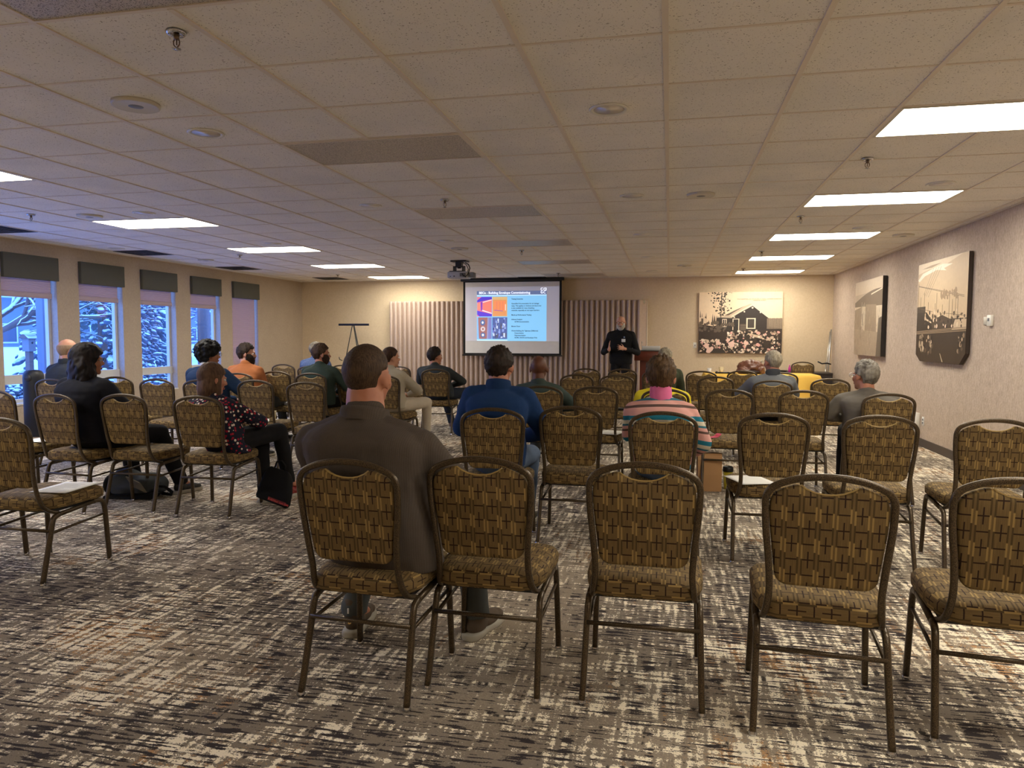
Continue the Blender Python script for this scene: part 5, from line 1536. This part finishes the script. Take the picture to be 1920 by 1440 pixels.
# 1 foreground man
suit = pin_mat()
p, q = person('broad man with short brown hair in a brown-grey jacket, seated nearest the camera', (-1.11, 2.66), -3, (-.072, .055, 1.312),
    suit, cloth('slate_trousers', (84, 88, 88), .9), ('buzz', hairm('short_brown_hair', (58, 42, 30), (96, 74, 54), 200)), S=.272, D=1.28, hyaw=-6, k=1.06, vox=.010, pelvis=(.005, .01, .575), bend=-.035, arm=1.22, leg=1.15, hem=.25,
    shoes=plain('olive_brown_nubuck', (86, 72, 58), .8), kn={-1: (-.23, .46, .53), 1: (.18, .5, .53)}, an={-1: (-.30, .36, .10), 1: (.25, .47, .10)}, shoe_k=1.15, high=.02, topname='jacket', el={-1: (-.30, .10, .73), 1: (.315, .10, .73)}, curl=.8, nk=1.22, drop=.115, collar=(suit, .034, .100))
N_ = q['N']
# heel emblem and pull tab of the shoe seen under the chair
sx, sy = q['an'][-1].x, q['an'][-1].y
lt = bpy.data.curves.new('c', 'FONT'); lt.body = 'S'; lt.size = .034; lt.extrude = .001; lt.shear = .35; lt.align_x = 'CENTER'; lt.offset = .0012
lo = bpy.data.objects.new('heel_letter', lt)
lme = baked(lo)
bpy.data.objects.remove(lo)
lme.materials.clear(); lme.materials.append(plain('gold_emblem', (232, 196, 130), .4))
lo = bpy.data.objects.new('heel_emblem', lme); col.objects.link(lo); lo.parent = p
lo.location = (sx + .012, sy - .078, .065); lo.rotation_euler = (R(90), 0, 0)
MB().rbox(sx - .004, sx + .004, sy - .066, sy - .060, .105, .13, .002).build('heel_tab', M['paper'], p)
# 2 blue fleece
person('dark-haired man in a royal blue fleece jacket, seated in the second row', (-1.09, 4.62), 4, (0.005, .02, 1.279), cloth('royal_blue_fleece', (30, 56, 98), .95, 200, .12, .35), M['denim'], ('full', hairm('dark_brown_hair', (34, 26, 22), (62, 48, 40))),
    S=.215, hyaw=-14, collar=(cloth('royal_blue_collar', (26, 50, 88), .95), .05, .086), kn={-1: (-.16, .42, .52), 1: (.17, .42, .52)}, el={-1: (-.27, .10, .74), 1: (.29, .12, .72)}, arm=1.12, D=1.1, drop=.058, nk=1.12, topname='fleece_jacket', vox=.010)
# 3 bald man in green
person('bald brown-skinned man in a dark green sweater, seated in the third row', (-1.15, 6.72), 3, (-.05, .03, 1.178), cloth('dark_green_knit', (62, 74, 70), .9), M['greypants'], None, sk='brown', S=.215, hyaw=-8, spec=M['darkgrey'], collar=(cloth('green_collar', (58, 68, 64), .9), .03, .075), pelvis=(0, -.0, .55), el={1: (.27, .13, .70)}, topname='sweater')
# 4 striped sweater
p, q = person('short-haired woman in a pink, teal and brown striped sweater over a pink turtleneck', (-.03, 4.65), 0, (-.02, .01, 1.222), stripe_mat(), M['denim'], ('pixie', hairm('warm_brown_hair', (62, 44, 26), (112, 84, 54))), S=.205, hyaw=0,
    collar=(cloth('pink_turtleneck', (214, 108, 150), .9, 300, .1), .095, .070), el={-1: (-.21, .08, .73), 1: (.25, .08, .68)}, wr={1: (.20, .26, .60)}, D=1.05, arm=1.0, topname='sweater', vox=.010)
# 5 yellow top
person('person in a bright yellow top with a dark strap, hidden behind the striped sweater woman', (-.03, 6.62), 0, (-.03, .03, 1.150), cloth('bright_yellow_knit', (226, 206, 44), .85, 300, .08), M['greypants'], ('short', hairm('brown_hair', (60, 44, 30), (100, 78, 56))), S=.225, hyaw=0, topname='top', pelvis=(0, 0, .55))
# 6 olive jacket, grey hair
person('grey-haired person in an olive green jacket, seated in the front row', (-.15, 10.1), 0, (.095, .03, 1.200), cloth('olive_jacket', (68, 72, 54), .9), M['greypants'], ('full', hairm('grey_blond_hair', (120, 108, 88), (184, 172, 146))), S=.225, hyaw=-5, vox=.013, topname='jacket', pelvis=(.03, 0, .565))
# 7 grey pullover
person('grey-haired man with glasses in a grey pullover, seated in the fourth row', (1.05, 8.21), 0, (.035, .01, 1.215), cloth('grey_pullover', (104, 106, 108), .9), M['darkpants'], ('short', hairm('silver_hair', (140, 128, 108), (196, 184, 160))), S=.225, hyaw=28, spec=M['silver'], collar=(cloth('dark_collar', (56, 58, 62), .9), .055, .078), vox=.012, topname='pullover', el={-1: (-.29, .1, .74), 1: (.28, .1, .74)})
# 8 grey blazer
person('grey-haired man with glasses in a grey wool blazer, leaning left near the wall', (1.71, 6.55), 2, (-.09, .05, 1.156), cloth('grey_wool_tweed', (104, 98, 90), .95, 260, .22), M['darkpants'], ('full', hairm('wavy_grey_hair', (104, 96, 86), (176, 168, 154), 40)), S=.245, D=1.1, hyaw=32, spec=M['silver'], el={-1: (-.38, .05, .70), 1: (.22, .1, .70)}, wr={-1: (-.10, .30, .64)}, vox=.012, topname='blazer', pelvis=(-.06, 0, .56), htilt=4, hem=.3)
# 10 woman in black
person('woman with long wavy black hair and glasses in a black top, seated by the windows', (-4.52, 4.88), -8, (-.05, .09, 1.276), cloth('black_top', (24, 24, 32), .9), M['darkpants'], ('long', hairm('wavy_black_hair', (16, 12, 12), (40, 29, 28), 40)), sk='olive', S=.235, D=1.3, hyaw=-28, spec=M['darkgrey'], arm=1.2, leg=1.15, high=.06, el={-1: (-.30, .10, .72), 1: (.35, .14, .72)}, kn={1: (.28, .46, .54)}, an={1: (.34, .62, .10), -1: (-.05, .5, .1)}, pelvis=(.05, .03, .57), topname='top')
# 11 bald at window
person('bald man in a dark grey shirt seated right at the window', (-6.14, 6.49), -4, (-.085, .04, 1.315), cloth('dark_grey_shirt', (52, 56, 62), .9), M['greypants'], ('fringe', hairm('thin_sandy_hair', (170, 140, 112), (190, 158, 128), 200)), sk='pale', S=.22, hyaw=-24, vox=.012, collar=(cloth('grey_shirt_collar', (44, 48, 54), .9), .04, .076), topname='shirt')
# 12 curly navy
person('man with curly black hair and glasses in a navy sweater over a white collar', (-4.63, 6.77), -5, (-.17, .10, 1.278), cloth('navy_sweater', (34, 54, 84), .9), M['darkpants'], ('curly', hairm('curly_black_hair', (12, 11, 11), (34, 31, 30), 60)), sk='olive', S=.235, hyaw=-30, D=1.2, arm=1.15, spec=M['black'], collar=(M['paper'], .045, .074), el={-1: (-.36, .10, .74), 1: (.26, .16, .72)}, pelvis=(-.06, .02, .57), topname='sweater')
# 13 floral
person('woman with straight brown hair in a red and white floral blouse', (-3.40, 4.98), -4, (-.04, .02, 1.143), floral_mat(), M['darkpants'], ('bob', hairm('straight_brown_hair', (78, 54, 40), (118, 88, 66))), S=.198, hyaw=-30, hpitch=-8, D=1.05, kn={-1: (.10, .40, .56), 1: (.27, .40, .58)}, an={-1: (.16, .34, .10), 1: (.25, .55, .14)}, shoes='redshoe', el={-1: (-.2, .12, .70), 1: (.27, .16, .68)}, pelvis=(.05, .0, .56), topname='blouse', hem=.2, vox=.010)
# 14 orange
person('bearded man with swept dark hair in an orange sweater', (-5.05, 8.07), -6, (-.12, .09, 1.255), cloth('orange_sweater', (172, 106, 64), .9), M['greypants'], ('full', hairm('swept_dark_hair', (34, 26, 22), (74, 58, 46))), sk='pale', S=.235, D=1.1, hyaw=-62, beard=(hairm('dark_beard', (30, 22, 18), (62, 48, 38)), .05), vox=.012, topname='sweater')
# 15 plaid
person('grey-haired man in a blue plaid shirt, window-side front row', (-5.24, 10.21), 0, (-.05, .05, 1.27), plaid_mat(), M['greypants'], ('short', hairm('salt_grey_hair', (96, 88, 76), (160, 150, 134))), sk='pale', S=.23, hyaw=-35, vox=.013, topname='shirt')
# 16 dark green shirt
person('bearded brown-haired man in a dark green shirt, looking to the right', (-4.22, 8.30), -3, (-.04, .08, 1.253), cloth('dark_green_shirt', (50, 62, 56), .9), M['darkpants'], ('full', hairm('tousled_brown_hair', (48, 34, 26), (94, 68, 50))), sk='fair', S=.225, hyaw=-50, beard=(hairm('brown_beard', (44, 28, 20), (76, 50, 36)), .02), vox=.012, el={1: (.30, .12, .72)}, topname='shirt')
# 17 ponytail
person('woman with a long brown ponytail in a light beige outfit', (-3.18, 8.07), -6, (-.06, .06, 1.227), cloth('beige_jacket', (176, 166, 146), .9), M['beigepants'], ('ponytail', hairm('long_brown_hair', (48, 32, 24), (92, 64, 46))), sk='pale', S=.195, hyaw=-38, kn={1: (.24, .42, .55), -1: (.05, .44, .54)}, an={1: (.20, .48, .1)}, el={1: (.27, .12, .71)}, vox=.012, topname='jacket')
# 18 charcoal jacket
person('dark-haired man in a charcoal jacket and jeans with spread knees', (-3.16, 9.80), -4, (-.10, .06, 1.197), cloth('charcoal_jacket', (52, 56, 58), .9), cloth('dark_jeans', (44, 50, 60), .9), ('full', hairm('black_hair', (26, 20, 18), (60, 46, 40))), sk='fair', S=.245, D=1.15, hyaw=-38, kn={1: (.36, .34, .56), -1: (-.12, .42, .53)}, an={1: (.32, .36, .1), -1: (.0, .46, .09)}, el={-1: (-.34, .08, .72), 1: (.30, .12, .72)}, shoes='brownshoe', vox=.012, topname='jacket')
# 9 presenter, standing
wr = {-1: Vector((-.13, .27, 1.15)), 1: Vector((.16, .27, 1.14))}
p, q = person('bald presenter with white beard and glasses, standing in black clothes with both hands raised', (-.86, 13.3), 172, (0, .03, 1.735), cloth('black_zip_jacket', (20, 20, 22), .8, 300, .1, .2), M['darkpants'], None, sk='pale', S=.235, D=1.02, hyaw=6, vox=.009,
    pelvis=(0, 0, .93), bend=-.01, el={-1: (-.31, .03, 1.08), 1: (.31, .03, 1.08)}, wr=wr, kn={-1: (-.11, .02, .50), 1: (.11, .03, .50)}, an={-1: (-.13, -.02, .09), 1: (.13, -.01, .09)}, sleeve=.86,
    handdir={-1: ((.45, .60, .15), (-.75, .5, .1)), 1: ((-.10, .50, .75), (.85, .3, .1))}, curl=.3, collar=(cloth('black_jacket_collar', (18, 18, 20), .8), .05, .080),
    beard=(hairm('white_beard', (186, 180, 170), (226, 222, 214)), .018), spec=M['darkgrey'], topname='jacket')
MB().rbox(-.035, .035, -.002, .002, 0, .055, .003, M=Matrix.Translation((-.075, .150, 1.27))).build('name_badge', M['paper'], p)
MB().box(-.10, -.075, .141, .145, 1.345, 1.37).build('chest_logo', plain('blue_grey_logo', (120, 140, 160), .6), p)
